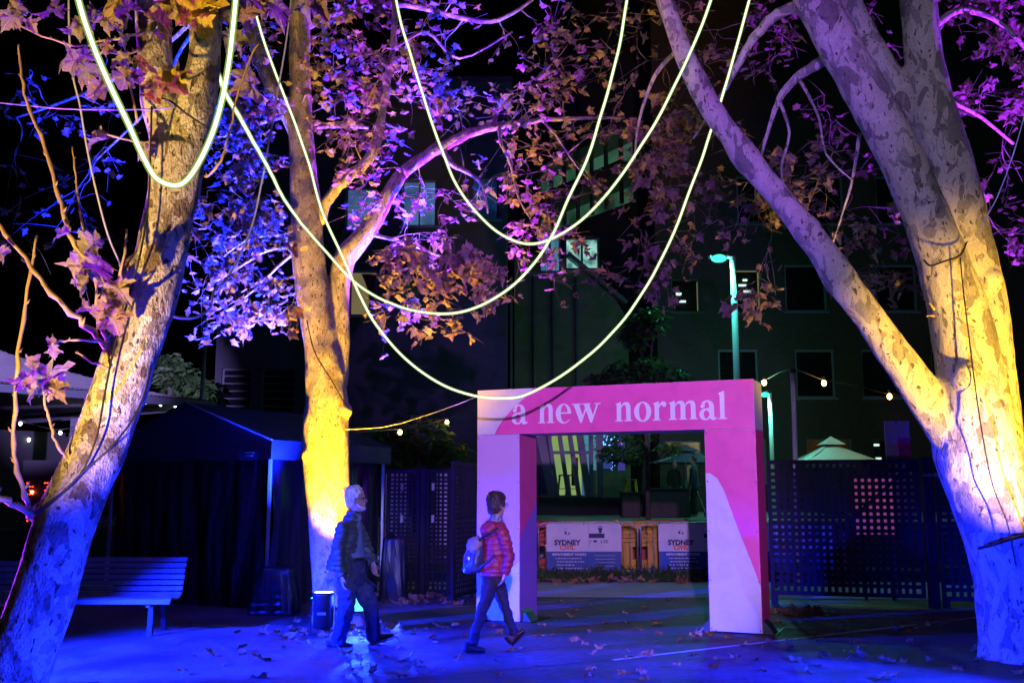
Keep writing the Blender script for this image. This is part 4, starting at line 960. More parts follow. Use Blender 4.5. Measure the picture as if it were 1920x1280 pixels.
# ================================================================ floodlights
M['lens'] = {}
def flood(label, loc, aim, col, energy, angle=95, body=.13, size=.05, blend=.7, lens=25.0):
    loc, aim = Vector(loc), Vector(aim); d = (aim - loc).normalized(); q = d.to_track_quat('-Z', 'Y').to_matrix()
    t = thing('floodlight', label, 'floodlight', (loc.x, loc.y, 0))
    h = part('housing', MB().box(loc - d * .05, (body * 2, body * 1.5, .09), q, bev=.012), M['black'], t, world=True)
    key = tuple(col)
    if key not in M['lens']: M['lens'][key] = emit('flood lens', (.04, .40, 1) if col == BLUE else tuple(min(1, c * .85 + .15) for c in col), 6)
    part('lens', MB().box(loc - d * .003, (body * 1.75, body * 1.25, .006), q), M['lens'][key], h, world=True)
    for k in range(5): part('cooling_fin', MB().box(loc - d * .115 + q @ Vector((body * (-.7 + .35 * k), 0, 0)), (.008, body * 1.2, .04), q), M['black'], h, world=True)
    sd_ = q @ Vector((1, 0, 0))
    for k in (-1, 1): part('yoke_arm', MB().bar(loc - d * .05 + sd_ * k * (body + .02), loc - d * .05 + sd_ * k * (body + .02) - up * (loc.z - .02), .02, .03), M['black'], t, world=True)
    part('base', MB().box((loc.x, loc.y, .012), (body * 2.2, body * 1.6, .024)), M['black'], t, world=True)
    lamp_light('floodlight_beam', 'SPOT', loc + d * .02, energy, col, t, aim, size, angle, blend)
    return t
BLUE, VIO, YEL, LAV, PINK = (.004, .014, 1), (.29, .02, 1), (1, .54, .02), (.46, .32, 1), (.58, .33, 1)
fa = G(143, 1330); flood('blue floodlight shining from the paving beside the left tree', (fa.x, fa.y, .10), (fa.x + .5, fa.y - 2.2, 1.2), BLUE, 3000, 170, .15)
flood('added blue floodlight on a tall yoke left of the benches', (-6.6, 8.9, 1.7), (-4.2, 10.3, .0), BLUE, 36000, 68, .15)  # added to turn bench and paving blue in place of lens glare
flood('blue floodlight at the right foot of the leaning left tree', (-1.35, 4.75, .15), (-2.45, 5.6, 1.3), BLUE, 650, 95, .13)
fb = Vector((XY(676, 12.45), 12.45, .33)); flood('blue floodlight behind the walking man at the tree foot', fb, (fb.x + .3, fb.y - .9, .12), BLUE, 1300, 172, .14)
flood('blue floodlight hidden behind the middle trunk', (XY(598, 14.1), 14.1, .25), P(430, 380, 13.0), BLUE, 80000, 76, .12)
fc = Vector((XY(1390, 7.2), 7.2, .22)); flood('blue floodlight on the paving below the right of the frame', fc, (4.0, 8.6, .0), BLUE, 4000, 80, .13)
flood('yellow floodlight right of the big right tree', (5.7, 6.3, .2), (4.95, 10.3, 2.7), YEL, 4800, 34, .15)
flood('added blue floodlight on a tall yoke right of the big right tree', (6.3, 7.2, 1.8), (3.3, 8.8, .0), BLUE, 20000, 44, .15)  # added second source so the right paving turns blue
flood('violet floodlight beyond the right fence end', (8.0, 11.2, .3), P(1850, 90, 12.2), VIO, 15000, 44, .13)
flood('violet floodlight left of the leaning left tree', (-5.6, 8.6, .3), (-2.5, 5.3, 3.4), VIO, 8000, 64, .15)
flood('violet floodlight hidden behind the left arch leg', (.08, 15.0, .3), P(770, 90, 12.6), VIO, 20000, 42, .13)
flood('yellow floodlight at the foot of the leaning left tree', (-2.9, 2.7, .2), (-2.05, 5.6, 3.8), (1, .62, .13), 2000, 50, .13)
# wash lights on unseen stands behind the viewer, some heads added as fill
def wash_stand(label, loc, heads):
    t = thing('light_stand', label, 'light stand', (loc[0], loc[1], 0)); z = loc[2]
    part('mast', MB().tube([(loc[0], loc[1], 0), (loc[0], loc[1], z)], .03, 10), M['black'], t, True, world=True)
    part('crossbar', MB().tube([(loc[0] - .6, loc[1], z), (loc[0] + .6, loc[1], z)], .022, 8), M['black'], t, True, world=True)
    for k in range(3):
        a = k * 2.094; part('foot', MB().tube([(loc[0], loc[1], .5), (loc[0] + .6 * math.cos(a), loc[1] + .6 * math.sin(a), .02)], .018, 6), M['black'], t, True, world=True)
    for dx, aim, col, en, ang in heads:
        p = Vector((loc[0] + dx, loc[1], z + .16)); aim = Vector(aim); d = (aim - p).normalized(); q = d.to_track_quat('-Z', 'Y').to_matrix()
        h = part('lamp_housing', MB().box(p - d * .06, (.3, .22, .1), q, bev=.012), M['black'], t, world=True)
        key = tuple(col)
        if key not in M['lens']: M['lens'][key] = emit('flood lens', tuple(min(1, c * .85 + .15) for c in col), 12)
        part('lens', MB().box(p - d * .003, (.26, .18, .006), q), M['lens'][key], h, world=True)
        lamp_light('wash_beam', 'SPOT', p + d * .02, en, col, t, aim, .08, ang, .6)
wash_stand('black lighting stand with pink and lavender wash heads and added fill spots behind the viewer', (.6, -3.5, 3.4), ((-.45, (1.35, 12.8, 1.55), PINK, 10500, 19), (.45, (4.5, 10.5, 4.6), (.66, .54, 1), 1900, 26), (0, (-1.7, 11.6, 1.25), (.42, .40, 1), 5000, 8), (.1, (-1.0, 11.0, .1), BLUE, 2600, 18), (-.25, (1.3, 13.5, 6.6), VIO, 5000, 27), (.2, tuple(P(840, 505, 11.7)), (.42, .16, 1), 11000, 10)))  # pink and lavender inferred; walker, paving and leaf spots added as fill
wash_stand('added lighting stand with a lavender fill head left behind the viewer', (-4.2, -1.5, 3.0), ((0, tuple(P(90, 690, 18.0)), LAV, 80000, 12),))  # unseen stand added only to brighten the pavilion roof

# yellow can light at the middle tree
cp = G(605, 1190)
can = thing('can_light', 'black can light glowing yellow at the foot of the middle tree', 'lamp', (cp.x, cp.y, 0)); r0 = .125
part('body', MB().rings([((0, 0, z), r, r) for z, r in ((.07, .08), (.10, r0 * .95), (.44, r0), (.46, r0 * 1.06), (.485, r0 * 1.06))], 20), M['black'], can, True)
part('lamp_disc', MB().tube([(0, 0, .487), (0, 0, .492)], r0 * .95, 20), emit('yellow lamp disc', (1, .72, .32), 14), can)
part('rim', MB().tube([(r0 * 1.04 * math.cos(k * .3142), r0 * 1.04 * math.sin(k * .3142), .49) for k in range(21)], .01, 6), M['black'], can, True)
for k in (-1, 1): part('yoke_arm', MB().bar((k * (r0 + .02), 0, .0), (k * (r0 + .02), 0, .34), .03, .012, up=(1, 0, 0)), M['black'], can)
part('base', MB().box((0, 0, .01), (.32, .2, .02)), M['black'], can); part('knob', MB().ball((r0 + .04, 0, .3), .025, 8, 5), M['black'], can, True)
part('label_plate', MB().box((0, -r0 - .001, .26), (.10, .004, .03)), M['steel'], can)
lamp_light('can_beam', 'SPOT', cp + Vector((0, 0, .52)), 4600, (1, .50, .005), can, cp + Vector((.14, .62, 3.9)), .07, 88, 1.0)

# ================================================================ neon ropes and cables
M['neon_core'] = emit('neon rope core', (.95, 1, .62), 3.2)
def halo_sleeve_mat():  # added sleeve whose emission paints the yellow-green halo round the core
    m, t, N, L, b = nt('neon rope halo sleeve'); N.remove(b)
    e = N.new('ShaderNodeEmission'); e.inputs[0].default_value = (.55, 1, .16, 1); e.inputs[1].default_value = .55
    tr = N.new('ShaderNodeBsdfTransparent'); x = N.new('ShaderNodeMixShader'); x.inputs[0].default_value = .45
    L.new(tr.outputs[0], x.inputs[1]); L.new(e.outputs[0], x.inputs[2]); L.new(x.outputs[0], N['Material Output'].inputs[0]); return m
M['neon'] = halo_sleeve_mat()
def pts3(pp, n=6): return [P(x, y, Y) for x, y, Y in spline(pp, n)]
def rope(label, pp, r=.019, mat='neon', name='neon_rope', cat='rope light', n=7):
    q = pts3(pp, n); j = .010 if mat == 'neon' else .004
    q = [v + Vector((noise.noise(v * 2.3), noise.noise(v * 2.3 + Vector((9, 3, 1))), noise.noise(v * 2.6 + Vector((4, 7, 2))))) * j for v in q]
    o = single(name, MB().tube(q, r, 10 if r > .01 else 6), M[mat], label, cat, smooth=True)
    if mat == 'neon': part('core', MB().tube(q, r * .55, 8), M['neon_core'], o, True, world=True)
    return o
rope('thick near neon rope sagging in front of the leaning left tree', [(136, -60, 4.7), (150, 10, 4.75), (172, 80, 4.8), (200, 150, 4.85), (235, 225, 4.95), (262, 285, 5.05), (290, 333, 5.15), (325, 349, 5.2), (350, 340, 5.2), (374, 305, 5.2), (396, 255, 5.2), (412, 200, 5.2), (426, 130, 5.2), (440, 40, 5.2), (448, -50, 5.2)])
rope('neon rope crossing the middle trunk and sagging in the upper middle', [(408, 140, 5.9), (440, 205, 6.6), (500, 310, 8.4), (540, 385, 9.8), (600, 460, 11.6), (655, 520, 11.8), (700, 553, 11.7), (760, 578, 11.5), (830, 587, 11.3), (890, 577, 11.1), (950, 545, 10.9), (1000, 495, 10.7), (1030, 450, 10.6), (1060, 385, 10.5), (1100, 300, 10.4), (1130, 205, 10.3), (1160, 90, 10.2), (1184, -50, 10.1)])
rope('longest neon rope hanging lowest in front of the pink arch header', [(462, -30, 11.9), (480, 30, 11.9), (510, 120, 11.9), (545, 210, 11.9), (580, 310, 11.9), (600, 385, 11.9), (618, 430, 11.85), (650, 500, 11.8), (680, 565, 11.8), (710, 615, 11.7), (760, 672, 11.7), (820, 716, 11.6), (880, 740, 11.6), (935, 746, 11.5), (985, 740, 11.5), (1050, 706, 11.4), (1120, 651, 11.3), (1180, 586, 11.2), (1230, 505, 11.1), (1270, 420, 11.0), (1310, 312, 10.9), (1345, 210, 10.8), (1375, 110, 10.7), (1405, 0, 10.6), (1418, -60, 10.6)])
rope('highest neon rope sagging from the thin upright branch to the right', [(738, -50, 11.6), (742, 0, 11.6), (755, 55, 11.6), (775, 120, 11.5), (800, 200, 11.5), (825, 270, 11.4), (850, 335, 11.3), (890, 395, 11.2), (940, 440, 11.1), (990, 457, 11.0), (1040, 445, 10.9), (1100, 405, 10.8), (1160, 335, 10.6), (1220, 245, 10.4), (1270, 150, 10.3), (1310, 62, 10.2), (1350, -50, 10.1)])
rope('white cable hanging left of the leaning left tree', [(128, -30, 6.4), (133, 120, 6.4), (150, 200, 6.4), (163, 280, 6.4), (180, 360, 6.4), (205, 450, 6.4), (240, 525, 6.3)], .007, 'cable_white', 'cable', 'cable')
rope('white cable looping between the left and middle trees', [(548, -20, 9.0), (535, 90, 8.9), (512, 220, 8.8), (493, 330, 8.6), (470, 430, 8.4), (430, 515, 8.0), (402, 545, 7.6), (395, 575, 7.3), (370, 594, 7.0), (340, 596, 6.6), (318, 590, 6.1)], .009, 'cable_white', 'cable', 'cable')
rope('thin dark wire stretched across the upper left corner', [(-30, 190, 5.6), (120, 204, 5.5), (280, 205, 5.35), (330, 200, 5.3)], .004, 'steel', 'cable', 'cable')
rope('thin cable running from the middle trunk to the arch', [(648, 805, 12.3), (720, 800, 12.6), (800, 778, 12.9), (893, 744, 13.3)], .006, 'cable_white', 'cable', 'cable')
rope('blue lit cord running down at the upper right edge', [(1926, 200, 9.5), (1900, 290, 9.6), (1870, 370, 9.8), (1838, 425, 10.0)], .006, 'cable_white', 'cable', 'cable')
rope('black power lead strapped down the right tree trunk', [(1800, 482, 10.0), (1808, 560, 9.98), (1818, 640, 9.96), (1828, 720, 9.95), (1843, 820, 9.9), (1862, 910, 9.9), (1890, 985, 9.95), (1905, 1060, 9.95)], .007, 'rubber', 'cable', 'cable')
rope('black lead running down the left edge of the leaning trunk', [(285, 200, 5.33), (282, 290, 5.36), (278, 380, 5.38), (262, 480, 5.38), (238, 570, 5.4), (215, 650, 5.4), (196, 740, 5.4), (180, 820, 5.4), (150, 890, 5.42), (100, 940, 5.45), (62, 965, 5.5)], .006, 'rubber', 'cable', 'cable')
rope('black lead curving across the lower leaning trunk', [(282, 690, 5.45), (270, 740, 5.42), (245, 790, 5.40), (205, 840, 5.38), (160, 880, 5.38), (120, 920, 5.4), (64, 962, 5.46)], .006, 'rubber', 'cable', 'cable')
rope('black strap wound round the fork of the left tree', [(262, 178, 5.34), (290, 181, 5.28), (320, 190, 5.26), (352, 215, 5.26), (392, 243, 5.32), (402, 250, 5.5)], .006, 'rubber', 'strap', 'strap')
rope('black lead on the lower middle trunk', [(575, 600, 12.2), (590, 660, 12.15), (620, 710, 12.13), (648, 760, 12.2)], .008, 'rubber', 'cable', 'cable')
rope('black strap round the upper right trunk', [(1733, 488, 10.15), (1745, 498, 10.0), (1770, 490, 9.97), (1800, 478, 10.0), (1812, 455, 10.1)], .010, 'rubber', 'strap', 'strap')
rope('black strap round the lower right trunk', [(1836, 1028, 10.2), (1860, 1022, 10.03), (1890, 1012, 10.0), (1926, 1003, 10.1)], .014, 'rubber', 'strap', 'strap')

# ================================================================ warm string lights
M['bulb'] = emit('warm bulb', (1, .52, .12), 22); M['bulb_w'] = emit('pale bulb', (.9, .95, .9), 18)
def string_light(label, pp, bulbs, br=.05, mat='bulb', light=0):
    p0 = P(*pp[0]); t = thing('string_light', label, 'string light', (p0.x, p0.y, 0))
    part('cable', MB().tube(pts3(pp, 5), .012, 5), M['rubber'], t, True, world=True)
    for x, y, Y in bulbs:
        q = P(x, y, Y); part('bulb', MB().ball(q, (br, br, br * 1.25), 8, 6), M[mat], t, True, world=True); part('socket', MB().tube([q + Vector((0, 0, br)), q + Vector((0, 0, br * 2.6))], br * .5, 6), M['black'], t, world=True)
        if light: lamp_light('bulb_glow', 'POINT', q - Vector((0, .12, .12)), light, (1, .5, .12), t, size=.05)
string_light('string of warm bulbs in front of the right brick wall', [(1390, 722, 30), (1433, 712, 30), (1483, 692, 28), (1545, 712, 30), (1610, 724, 30), (1668, 738, 30), (1760, 744, 30)], [(1433, 717, 30), (1545, 718, 30), (1668, 743, 30)], .075, light=14)
string_light('string of warm bulbs behind the tent and the left fence', [(650, 812, 18), (715, 806, 20), (780, 800, 22), (838, 784, 24), (893, 770, 25)], [(660, 820, 18), (750, 810, 21), (838, 791, 24)], .045, light=4)
string_light('row of small pale bulbs under the pavilion eave', [(265, 748, 21), (300, 756, 21), (345, 760, 21), (405, 770, 21)], [(274, 754, 21), (301, 758, 21), (329, 761, 21), (356, 763, 21), (375, 766, 21)], .03, 'bulb_w')
string_light('pale bulbs hanging inside the pavilion', [(20, 780, 22), (38, 788, 22), (80, 800, 22), (115, 805, 22), (180, 790, 22)], [(38, 794, 22), (54, 824, 22), (113, 811, 22)], .035, 'bulb_w')
# red signal lamps on the pavilion
b = thing('red_lamp_sign', 'cluster of small red lamps on a panel inside the pavilion', 'sign', (XY(64, 16.8), 16.8, 0)); M['red'] = emit('red lamp', (1, .05, .01), 6)
part('panel', MB().box((XY(70, 16.9), 16.9, 1.5), (.75, .06, 1.4)), M['black'], b, world=True)
part('panel_leg', MB().box((XY(70, 16.9), 16.92, .4), (.1, .05, .8)), M['black'], b, world=True)
for i_, px in enumerate((51, 56, 61, 84, 89, 95)):
    for j, py in enumerate((905, 912, 919, 926, 933, 945, 957, 966, 976)):
        if (j > 3 and px != 51) or rnd.random() < .15: continue
        part('red_lamp', MB().ball(P(px, py, 16.84), (.014, .01, .012), 6, 4), M['red'], b, world=True)
part('red_lamp', MB().ball(P(60, 922, 16.83), .03, 8, 6), emit('bright red lamp', (1, .12, .05), 14), b, True, world=True)
# ================================================================ leaves
def leaf_template(seed, fine=True):
    g = random.Random(seed)
    half = [(.10, -.04), (.22, -.03), (.30, .02), (.44, .0), (.38, .10), (.28, .18), (.42, .24), (.46, .36), (.58, .40), (.66, .58), (.50, .54), (.42, .60), (.30, .50), (.33, .66), (.22, .70), (.19, .84), (.08, .90)] if fine else [(.30, -.02), (.36, .1), (.28, .2), (.64, .56), (.30, .54), (.22, .76)]
    pts = [(0, 0)] + half + [(0, 1.05)] + [(-x, y) for x, y in half[::-1]]
    pts = [(x * g.uniform(.85, 1.12) + g.uniform(-.02, .02), y * g.uniform(.92, 1.06)) for x, y in pts]
    fold = g.uniform(-.2, .75); cl = g.uniform(-1.1, .6); tw = g.uniform(-.7, .7); crinkle = g.uniform(.05, .12)
    def z(x, y): return fold * abs(x) + cl * y * y * .5 + tw * x * y + crinkle * math.sin(9 * x + 7 * y + seed)
    c = len(pts); mid = [(x * .55, .38 + (y - .38) * .55) for x, y in pts]
    vs = [(x, y, z(x, y) + .05 * g.uniform(-1, 1)) for x, y in pts] + [(x, y, z(x, y)) for x, y in mid] + [(0, .38, z(0, .38) - .03)]
    return vs, [(i, (i + 1) % c, c + (i + 1) % c, c + i) for i in range(c)] + [(c + i, c + (i + 1) % c, 2 * c) for i in range(c)]
LT = [leaf_template(k) for k in range(7)]; LS = [leaf_template(k + 20, False) for k in range(5)]
LMESH = {}
def leaf_mesh(k, mat):
    key = (k, mat)
    if key not in LMESH:
        vs, fs = LT[k]; st = len(vs); v2 = list(vs) + [(-.012, 0, 0), (.012, 0, 0), (.01, -.32, -.10), (-.01, -.32, -.10)]
        m = MB().add(v2, fs + [(st, st + 1, st + 2, st + 3)]).mesh('leaf', True); m.materials.append(M[mat]); LMESH[key] = m
    return LMESH[key]
def leaf_frame(g, droop=.6):
    a = g.uniform(0, 6.283); d = Vector((math.cos(a), math.sin(a), -droop + g.uniform(-.5, .6))).normalized()
    n = Vector((g.gauss(0, .55), g.gauss(-.35, .55), 1)); n = (n - d * n.dot(d)).normalized(); x = d.cross(n)
    return Matrix((x, d, n)).transposed()
def place_leaves(leaves, parent, mat, keep=300):
    """leaves: (pos, size, matrix). The ones that show largest become parts, the rest one mesh of stuff."""
    def shown(l):
        x, y, f = project(l[0]); return l[1] / f * F if (-30 < x < 1950 and -30 < y < 1310) else 0
    leaves = sorted(leaves, key=shown, reverse=True)
    for k, (p, s, m) in enumerate(leaves[:keep]):
        o = bpy.data.objects.new('leaf', leaf_mesh(k % len(LT), mat)); C.objects.link(o); o.parent = parent
        o.matrix_parent_inverse = Matrix.LocRotScale(parent.location, parent.rotation_euler, parent.scale).inverted()
        q = random.Random(k * 7 + len(leaves)); o.matrix_basis = Matrix.LocRotScale(p, m.to_quaternion(), Vector((s * q.uniform(.8, 1.08), s, s * q.uniform(.7, 2.0))))
    if len(leaves) > keep:
        mb = MB()
        for k, (p, s, m) in enumerate(leaves[keep:]):
            vs, fs = LS[k % len(LS)]; mb.add([p + m @ (Vector(v) * s) for v in vs], fs)
        o = part('crown', mb, M[mat], parent, True, world=True); o['kind'] = 'stuff'

# ================================================================ trees
class Tree:
    def __init__(s, name, label, base, barkmat, seed):
        s.t = thing(name, label, 'tree', base); s.bark = barkmat; s.g = random.Random(seed); s.nodes = []; s.tw = MB(); s.leaves = []
    def pts(s, limb, n=5):
        out = []
        for x, y, d, Y in spline(limb, n):
            out.append((P(x, y, Y), max(.3, d) / 2 * Y / F))
        return out
    def trunk(s, limbs, voxel=.022, lump=.012, burls=()):
        mb = MB()
        for l in limbs:
            q = s.pts(l); mb.tube([a for a, _ in q], [r for _, r in q], 20); s.nodes += q[len(q) // 3::2]
        for (x, y, Y, r) in burls: mb.ball(P(x, y, Y), r, 12, 8)
        me = remesh(mb, voxel, 8, .5)
        nr = [v.normal.copy() for v in me.vertices]
        for v, n in zip(me.vertices, nr):
            c = v.co; k = noise.noise(c * 3.2) * lump + noise.noise(Vector((c.x * 9, c.y * 9, c.z * 5))) * lump * .5 + noise.noise(Vector((c.x * 26, c.y * 26, c.z * 16))) * lump * .22
            v.co = c + n * k
        me.update(); return part('trunk', me, s.bark, s.t, True, world=True)
    def limb(s, l, name='branch', mat=None, n=5, sides=10):
        q = s.pts(l, n); g = s.g
        mb = MB().tube([a + Vector((g.gauss(0, .12), g.gauss(0, .12), g.gauss(0, .12))) * r for a, r in q], [r * g.uniform(.92, 1.1) for _, r in q], sides)
        if name == 'shoot':
            mb = MB(); j = [a + Vector((g.gauss(0, .5), g.gauss(0, .5), g.gauss(0, .5))) * r for a, r in q]
            mb.tube(j, [r * (1.3 if k % 3 == 0 else .95) for k, (_, r) in enumerate(q)], sides)
            for k in range(1, len(q) - 1, 3):
                dv = Vector((g.choice((-1, 1)), g.gauss(0, .5), .8)).normalized(); r = q[k][1]; mb.tube([j[k], j[k] + dv * r * 1.8, j[k] + dv * r * 3.2 + Vector((0, 0, r))], [r * .6, r * .7, r * .15], 5)
        s.nodes += q[1:]; return part(name, mb, mat or s.bark, s.t, True, world=True)
    def spray(s, c, r, nleaf, size, r0=.012, subs=4, droop=.6):
        """a twig from the nearest limb to c, side twigs, leaves"""
        g = s.g
        best = min(s.nodes, key=lambda q: (q[0] - c).length * (1.0 if q[1] > .012 else 1.15))
        a = best[0]; d = c - a; L = d.length; mid = a + d * .5 + Vector((g.gauss(0, .08), g.gauss(0, .08), g.uniform(.0, .16))) * L
        pp = spline([tuple(a), tuple(a.lerp(mid, .5) + Vector((g.gauss(0, .03), g.gauss(0, .03), g.gauss(0, .03))) * L), tuple(mid), tuple(mid.lerp(c, .5) + Vector((g.gauss(0, .05), g.gauss(0, .05), g.gauss(0, .04))) * L), tuple(c)], 3)
        rr = min(best[1] * .8, r0 * (1 + L * .25))
        path = [Vector(p) for p in pp]; rad = [rr + (.0025 - rr) * (k / (len(path) - 1)) ** .8 for k in range(len(path))]
        s.tw.tube(path, rad, 5, False); s.nodes += list(zip(path[4::2], rad[4::2]))
        ends = []
        for k in range(subs):
            st = path[g.randint(len(path) // 2, len(path) - 1)]; e = c + Vector((g.gauss(0, r * .6), g.gauss(0, r * .6), g.gauss(-.15 * r, r * .5)))
            m = st.lerp(e, .5) + Vector((g.gauss(0, .1), g.gauss(0, .1), g.gauss(.05, .1))) * r
            sp = [Vector(p) for p in spline([tuple(st), tuple(m), tuple(e)], 3)]; s.tw.tube(sp, [.0042 - .0024 * i / (len(sp) - 1) for i in range(len(sp))], 4, False); ends += sp[2:]
        for k in range(nleaf):
            p = g.choice(ends) if ends else c
            p = p + Vector((g.gauss(0, .05), g.gauss(0, .05), g.gauss(-.03, .05))); s.leaves.append((p, size * g.uniform(.6, 1.2), leaf_frame(g, droop)))
    def region(s, x0, y0, x1, y1, Y0, Y1, n, nleaf=9, size=.15, r=.35, subs=4, shape=None):
        g = s.g; k = 0; cs = []
        while k < n:
            x, y = g.uniform(x0, x1), g.uniform(y0, y1)
            if shape and not shape(x, y): continue
            cs.append(P(x, y, g.uniform(Y0, Y1))); k += 1
        cs.sort(key=lambda c: min((q[0] - c).length for q in s.nodes))
        for c in cs: s.spray(c, r, max(1, int(nleaf * g.uniform(.5, 1.4))), size, subs=subs)
    def finish(s, mat='leaf', keep=300):
        if s.tw.v:
            o = part('twigs', s.tw, M['twig'], s.t, True, world=True); o['kind'] = 'stuff'
        if s.leaves: place_leaves(s.leaves, s.t, mat, keep)

# ---- leaning tree, left foreground
YA = 5.62
tA = Tree('plane_tree', 'leaning plane tree trunk with flaking bark at the left', (P(-40, 1520, YA).x, YA, 0), M['bark_a'], 11)
a_main = [(-55, 1560, 165, YA), (-30, 1460, 140, YA), (2, 1340, 124, YA), (26, 1270, 118, YA), (52, 1200, 116, YA), (98, 1065, 114, YA), (124, 970, 108, YA), (180, 850, 104, YA), (234, 700, 100, YA), (284, 550, 96, YA), (311, 430, 94, YA), (328, 350, 100, YA), (330, 280, 112, YA)]
a_l = [(335, 330, 90, YA), (318, 255, 78, YA), (299, 180, 72, YA), (290, 100, 68, YA), (286, 20, 70, YA), (282, -90, 66, YA)]
a_r = [(335, 330, 90, YA), (352, 260, 80, YA), (372, 180, 74, YA), (384, 110, 66, YA), (388, 30, 60, YA), (392, -90, 56, YA)]
tA.trunk([a_main, a_l, a_r], .014, .012, burls=((76, 962, 5.6, .07), (230, 610, 5.58, .12), (262, 515, 5.58, .12), (120, 1000, 5.58, .13)))
# young shoots from the trunk
for l in ([(62, 968, 10, 5.5), (40, 915, 9, 5.45), (27, 850, 8, 5.4), (26, 770, 7.5, 5.35), (36, 660, 7, 5.3), (52, 540, 6, 5.3), (70, 440, 4, 5.3)],
          [(60, 968, 11, 5.5), (25, 945, 10, 5.4), (-20, 925, 9, 5.3)],
          [(198, 648, 11, 5.5), (160, 610, 10, 5.4), (110, 565, 9, 5.3), (60, 505, 8, 5.3), (0, 420, 7, 5.3), (-20, 395, 6, 5.3)],
          [(222, 592, 10, 5.5), (200, 550, 9.5, 5.4), (165, 495, 9, 5.35), (135, 450, 8, 5.3), (118, 400, 7.5, 5.3), (100, 330, 7, 5.3), (75, 255, 6.5, 5.3), (50, 190, 5.5, 5.3), (38, 130, 4.5, 5.3), (36, 85, 3.5, 5.3)],
          [(205, 640, 7, 5.5), (185, 600, 6, 5.45), (180, 540, 5.5, 5.4), (170, 480, 5, 5.4), (150, 400, 4.5, 5.4), (142, 330, 3.5, 5.4), (135, 275, 2.5, 5.4)],
          [(218, 610, 6, 5.5), (200, 560, 5, 5.45), (192, 520, 4.5, 5.4), (176, 440, 4, 5.4)],
          [(218, 585, 6, 5.5), (222, 540, 5, 5.45), (230, 490, 4.5, 5.4), (238, 430, 4, 5.4)],
          [(122, 858, 6, 5.45), (104, 828, 5.5, 5.4), (92, 790, 5, 5.4), (84, 750, 4.5, 5.38), (80, 722, 4, 5.35), (84, 710, 3, 5.3)],
          [(250, 165, 5, 5.5), (210, 90, 5, 5.4), (140, 85, 4, 5.35), (60, 60, 4, 5.3), (0, 30, 3, 5.3)],
          [(258, 230, 5, 5.5), (230, 110, 4.5, 5.45), (190, 100, 4, 5.4), (150, 130, 3, 5.35)],
          [(270, 60, 6, 5.4), (220, 72, 5, 5.3), (180, 80, 4, 5.3), (140, 100, 3, 5.3)],
          [(262, 95, 6, 5.4), (225, 100, 5, 5.3), (192, 98, 4, 5.3), (168, 120, 3, 5.3)],
          [(288, 268, 5, 5.4), (240, 262, 4.5, 5.3), (195, 250, 4, 5.25), (180, 248, 3, 5.2)],
          [(205, 690, 5, 5.45), (175, 678, 4, 5.4), (142, 660, 3.5, 5.4)],
          [(200, 645, 5, 5.45), (165, 638, 4.5, 5.4), (120, 638, 4, 5.35), (98, 645, 3, 5.3)],
          [(385, 333, 5, 5.6), (410, 310, 5, 5.5), (425, 270, 4.5, 5.5), (445, 180, 4, 5.5), (470, 110, 3.5, 5.5), (485, 80, 3, 5.5)]):
    tA.limb(l, 'shoot', M['shoot'], 4, 6)
gA = tA.g
def lf(x, y, Y, size, ang, tilt=.6):
    """one leaf hanging in the picture at x, y; ang = direction of its tip, 0 right, 90 up"""
    d = Vector((math.cos(R(ang)), gA.uniform(-.3, .3), math.sin(R(ang)))).normalized(); n = Vector((gA.gauss(0, .3), -1, gA.uniform(.2, .9))); n = (n - d * n.dot(d)).normalized(); x_ = d.cross(n)
    return (P(x, y, Y) - d * size * .5, size, Matrix((x_, d, n)).transposed())
A_LEAVES = []
for x, y, s_, a in ((165, 465, .16, 200), (140, 505, .15, 260), (180, 500, .15, 300), (110, 440, .10, 190), (150, 540, .12, 250), (200, 545, .12, 230), (225, 545, .12, 310), (190, 590, .12, 250), (215, 605, .13, 280), (200, 565, .11, 200), (92, 650, .10, 200), (100, 660, .07, 270),
                    (100, 715, .16, 320), (75, 700, .10, 20), (55, 735, .14, 225), (110, 735, .13, 300), (35, 715, .12, 190), (62, 675, .08, 60), (150, 575, .09, 180), (175, 262, .12, 185), (190, 258, .08, 350),
                    (15, 35, .13, 240), (20, 12, .10, 200), (35, 22, .09, 290), (60, 48, .08, 300), (78, 28, .09, 200), (105, 12, .10, 250), (110, 25, .10, 300), (138, 45, .12, 210), (130, 60, .10, 200), (150, 55, .10, 280), (130, 110, .13, 200), (150, 125, .14, 250),
                    (165, 105, .10, 330), (165, 140, .12, 260), (180, 170, .13, 230), (195, 175, .12, 300), (175, 40, .12, 250), (165, 28, .10, 220), (200, 40, .11, 290), (228, 50, .10, 260), (225, 25, .10, 300), (240, 8, .10, 30), (232, 82, .09, 250), (195, 88, .08, 260),
                    (235, 118, .09, 250), (232, 150, .12, 260), (250, 150, .09, 310), (258, 140, .10, 340), (268, 285, .09, 200), (5, 480, .10, 300), (212, 128, .07, 240), (310, 28, .10, 340), (300, 55, .12, 300)):
    A_LEAVES.append(lf(x, y, gA.uniform(5.1, 5.4), s_ * 1.08, a + gA.uniform(-15, 15)))
place_leaves(A_LEAVES, tA.t, 'leaf', 300)
YL = []
for x, y, s_, a in ((205, 8, .15, 200), (325, 12, .15, 320), (312, 40, .16, 300), (375, 32, .20, 290), (330, 160, .17, 300), (296, 165, .12, 260), (300, 140, .10, 80), (290, 185, .10, 300), (385, 20, .12, 40), (265, 118, .08, 300)):
    YL.append(lf(x, y, gA.uniform(5.0, 5.2), s_ * 1.15, a + gA.uniform(-12, 12)))
place_leaves(YL, tA.t, 'leaf_y', 300)
